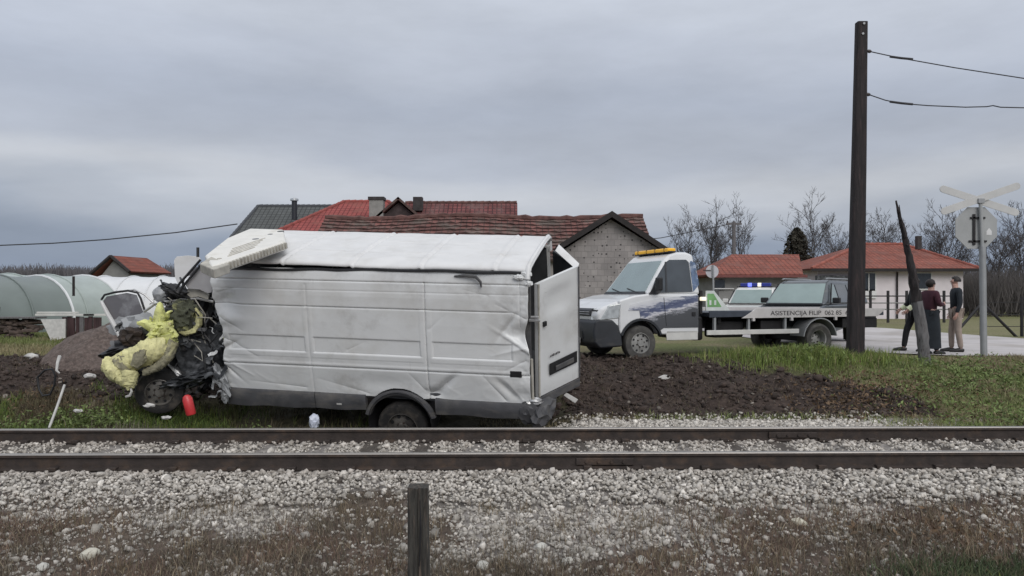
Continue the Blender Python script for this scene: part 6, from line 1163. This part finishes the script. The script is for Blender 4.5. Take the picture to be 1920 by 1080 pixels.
# ---------------------------------------------------------------- people
def skinned(name, joints, edges, rad, m, parent, root, sub=1):
    me = bpy.data.meshes.new(name); me.from_pydata([tuple(j) for j in joints], edges, []); o = bpy.data.objects.new(name+'_tmp', me); COL.objects.link(o); sk_ = o.modifiers.new('skin', 'SKIN'); sk_.use_smooth_shade = True
    for v, r_ in zip(me.skin_vertices[0].data, rad): v.radius = (r_, r_) if not isinstance(r_, tuple) else r_; v.use_root = False
    me.skin_vertices[0].data[root].use_root = True
    ss = o.modifiers.new('sub', 'SUBSURF'); ss.levels = ss.render_levels = sub
    dg = bpy.context.evaluated_depsgraph_get(); dg.update(); m2_ = bpy.data.meshes.new_from_object(o.evaluated_get(dg)); bpy.data.objects.remove(o); m2_.materials.clear(); return finish(m2_, name, m, parent, smooth=True, ang=80)
def person(label, P, heading, h, top_m, leg_m, stride=.12, arms='down', coat=None, hair=M['hair'], bend=0, hat=None, cuff=None, hair_long=False):
    s_ = h/1.75; t = thing('person', label, 'person', Matrix.Translation(P) @ Matrix.Rotation(heading, 4, 'Z') @ Matrix.Scale(s_, 4), group='people at the crossing')
    J = {}; J['pel'] = (0, 0, .96); J['spi'] = (0, .01+bend*.3, 1.16); J['che'] = (0, .0+bend*.7, 1.36); J['nec'] = (0, .01+bend, 1.50); J['hd0'] = (0, .03+bend, 1.57); J['hd1'] = (0, .035+bend, 1.65); J['hd2'] = (0, .02+bend, 1.72)
    for sd, k in ((-1, 'l'), (1, 'r')):
        J['sh'+k] = (sd*.175, bend*.9, 1.43); f = sd*stride
        if arms == 'down': J['el'+k] = (sd*.235, -.02+bend*.7, 1.15); J['wr'+k] = (sd*.235, .06+bend*.7, .91)
        elif arms == 'front': J['el'+k] = (sd*.25, .02+bend*.7, 1.16); J['wr'+k] = (sd*.13, .25+bend*.7, 1.18)
        else: J['el'+k] = (sd*.26, .05+bend*.7, 1.17); J['wr'+k] = (sd*.24, .24, 1.00)
        J['hip'+k] = (sd*.095, 0, .92); J['kn'+k] = (sd*.10, f*.6+.03, .50); J['an'+k] = (sd*.10, f, .085); J['to'+k] = (sd*.11, f+.16, .035)
    def sk_part(name, names, ed, rad, m, root): ks = names; ix = {k: i for i, k in enumerate(ks)}; return skinned(name, [J[k] for k in ks], [(ix[a], ix[b]) for a, b in ed], [rad[k] for k in ks], m, t, ix[root])
    # body with hands (five fingers each), nose and ears
    names = list(J.keys()); ed = [('pel', 'spi'), ('spi', 'che'), ('che', 'nec'), ('nec', 'hd0'), ('hd0', 'hd1'), ('hd1', 'hd2')]; rad = dict(pel=.115, spi=.105, che=.12, nec=.05, hd0=.068, hd1=.082, hd2=.062)
    for k, sd in (('l', -1), ('r', 1)):
        ed += [('che', 'sh'+k), ('sh'+k, 'el'+k), ('el'+k, 'wr'+k), ('pel', 'hip'+k), ('hip'+k, 'kn'+k), ('kn'+k, 'an'+k), ('an'+k, 'to'+k)]; rad.update({'sh'+k: .06, 'el'+k: .04, 'wr'+k: .027, 'hip'+k: .085, 'kn'+k: .055, 'an'+k: .04, 'to'+k: .03})
        w_ = Vector(J['wr'+k]); d = (w_-Vector(J['el'+k])).normalized(); J['pa'+k] = tuple(w_+d*.07); rad['pa'+k] = (.034, .016); ed.append(('wr'+k, 'pa'+k)); sidev = d.cross(Vector((sd, 0, 0))).normalized()
        for q_, (off, ln_) in enumerate(((-.030, .062), (-.010, .075), (.010, .072), (.029, .055))):
            a = Vector(J['pa'+k])+sidev*off+d*.02; J['f%d%s' % (q_, k)] = tuple(a); J['g%d%s' % (q_, k)] = tuple(a+d*ln_*.55+Vector((-sd*.01, 0, 0))); J['h%d%s' % (q_, k)] = tuple(a+d*ln_+Vector((-sd*.03, 0, 0)))
            ed += [('pa'+k, 'f%d%s' % (q_, k)), ('f%d%s' % (q_, k), 'g%d%s' % (q_, k)), ('g%d%s' % (q_, k), 'h%d%s' % (q_, k))]; rad.update({'f%d%s' % (q_, k): .0095, 'g%d%s' % (q_, k): .0085, 'h%d%s' % (q_, k): .007})
        a = w_+d*.03; J['t0'+k] = tuple(a+sidev*-.035); J['t1'+k] = tuple(a+sidev*-.055+d*.045); ed += [('wr'+k, 't0'+k), ('t0'+k, 't1'+k)]; rad.update({'t0'+k: .012, 't1'+k: .009})
        J['ear'+k] = (sd*.088, .02+bend, 1.635); ed.append(('hd1', 'ear'+k)); rad['ear'+k] = .018
    J['nose'] = (0, .128+bend, 1.628); ed.append(('hd1', 'nose')); rad['nose'] = .014; J['chin'] = (0, .085+bend, 1.565); ed.append(('hd0', 'chin')); rad['chin'] = .03
    sk_part('body', list(J.keys()), ed, rad, M['skin'], 'pel')
    for sd in (-1, 1): MB().lathe([(.001, -.01), (.010, -.007), (.012, 0), (.010, .007), (.001, .01)], (sd*.033, .106+bend, 1.652), (0, 1, 0), 10).build('eye', M['black'], t)
    MB().box((0, .108+bend, 1.592), (.045, .012, .010)).build('mouth', M['maroon'], t, bevel=.003)
    # clothes
    nm = ['pel', 'spi', 'che', 'nec', 'shl', 'shr', 'ell', 'elr', 'wrl', 'wrr']; e_ = [('pel', 'spi'), ('spi', 'che'), ('che', 'nec'), ('che', 'shl'), ('che', 'shr'), ('shl', 'ell'), ('shr', 'elr'), ('ell', 'wrl'), ('elr', 'wrr')]
    sk_part('jacket', nm, e_, dict(pel=(.165, .145), spi=(.15, .135), che=(.16, .14), nec=.065, shl=.085, shr=.085, ell=.062, elr=.062, wrl=.045, wrr=.045), top_m, 'pel')
    nm = ['pel', 'hipl', 'hipr', 'knl', 'knr', 'anl', 'anr']; e_ = [('pel', 'hipl'), ('pel', 'hipr'), ('hipl', 'knl'), ('hipr', 'knr'), ('knl', 'anl'), ('knr', 'anr')]
    sk_part('trousers', nm, e_, dict(pel=.13, hipl=.105, hipr=.105, knl=.078, knr=.078, anl=.062, anr=.062), leg_m, 'pel')
    for k in 'lr':
        a, b = Vector(J['an'+k]), Vector(J['to'+k]); MB().tube([a+Vector((0, -.06, -.03)), a+Vector((0, .0, -.02)), a.lerp(b, .5)+Vector((0, 0, -.005)), b+Vector((0, .05, 0)), b+Vector((0, .08, 0))], [.035, .055, .052, .042, .02], 10).build('shoe', M['shoe'], t)
    # hair as a cap over the skull
    c_ = Vector((0, .01+bend, 1.665)); bm = bmesh.new(); bmesh.ops.create_icosphere(bm, subdivisions=3, radius=1); mb = MB(); keep_ = {}
    for v in bm.verts: p = Vector((v.co.x*.099, v.co.y*.112, v.co.z*.108))*(1+.04*mnoise.noise(v.co*5)); mb.v.append(tuple(c_+p))
    bm.verts.index_update()
    for f in bm.faces:
        q_ = f.calc_center_median()
        if not (q_.y > .45 and q_.z < .5) and (q_.z > -.25 or (hair_long and q_.y < 0)): mb.f.append(tuple(v.index for v in f.verts))
    bm.free(); mb.build('hair', hair, t, ang=80)
    if coat:
        mb = MB(); K = 18; rows = [(1.05, .185, .165), (.85, .205, .18), (.60, .225, .2), (.35, .24, .21), (.16, .245, .215)]
        for z_, a_, b_ in rows:
            for i in range(K): q_ = 2*PI*i/K; k_ = 1+.05*math.sin(q_*5+z_*3); mb.v.append((a_*math.cos(q_)*k_, b_*math.sin(q_)*k_+.01, z_+.01*math.sin(q_*3)))
        for r_ in range(len(rows)-1):
            for i in range(K): i2 = (i+1) % K; mb.f.append((r_*K+i, r_*K+i2, (r_+1)*K+i2, (r_+1)*K+i))
        mb.build('long_skirt', coat, t, ang=80)
    if cuff:
        for k in 'lr': a, b = Vector(J['el'+k]), Vector(J['wr'+k]); MB().tube([a.lerp(b, .55), a.lerp(b, .95)], [.060, .054], 10).build('reflective_cuff', cuff, t)
        MB().lathe([(.172, .0), (.178, .06)], (0, .015, 1.02), (0, 0, 1), 18).build('reflective_band', cuff, t)
    return t
def pg(px, D, z=.385): return (Xd(px, D), D, z)
person('person in a maroon top and long dark navy skirt beside the leaning post', pg(1744, 16.5), R(-75), 1.66, M['maroon'], M['navy'], .08, 'front', M['navy'], hair_long=True)
person('person in a dark jacket and beige trousers standing left of the crossing sign', pg(1793, 17.2), R(75), 1.74, M['navy'], M['beige'], .07, 'down')
person('person in black trousers with pale reflective cuffs, half hidden behind the leaning post', pg(1716, 17.4), R(80), 1.72, M['blackcloth'], M['blackcloth'], .22, 'other', cuff=M['hivis'])
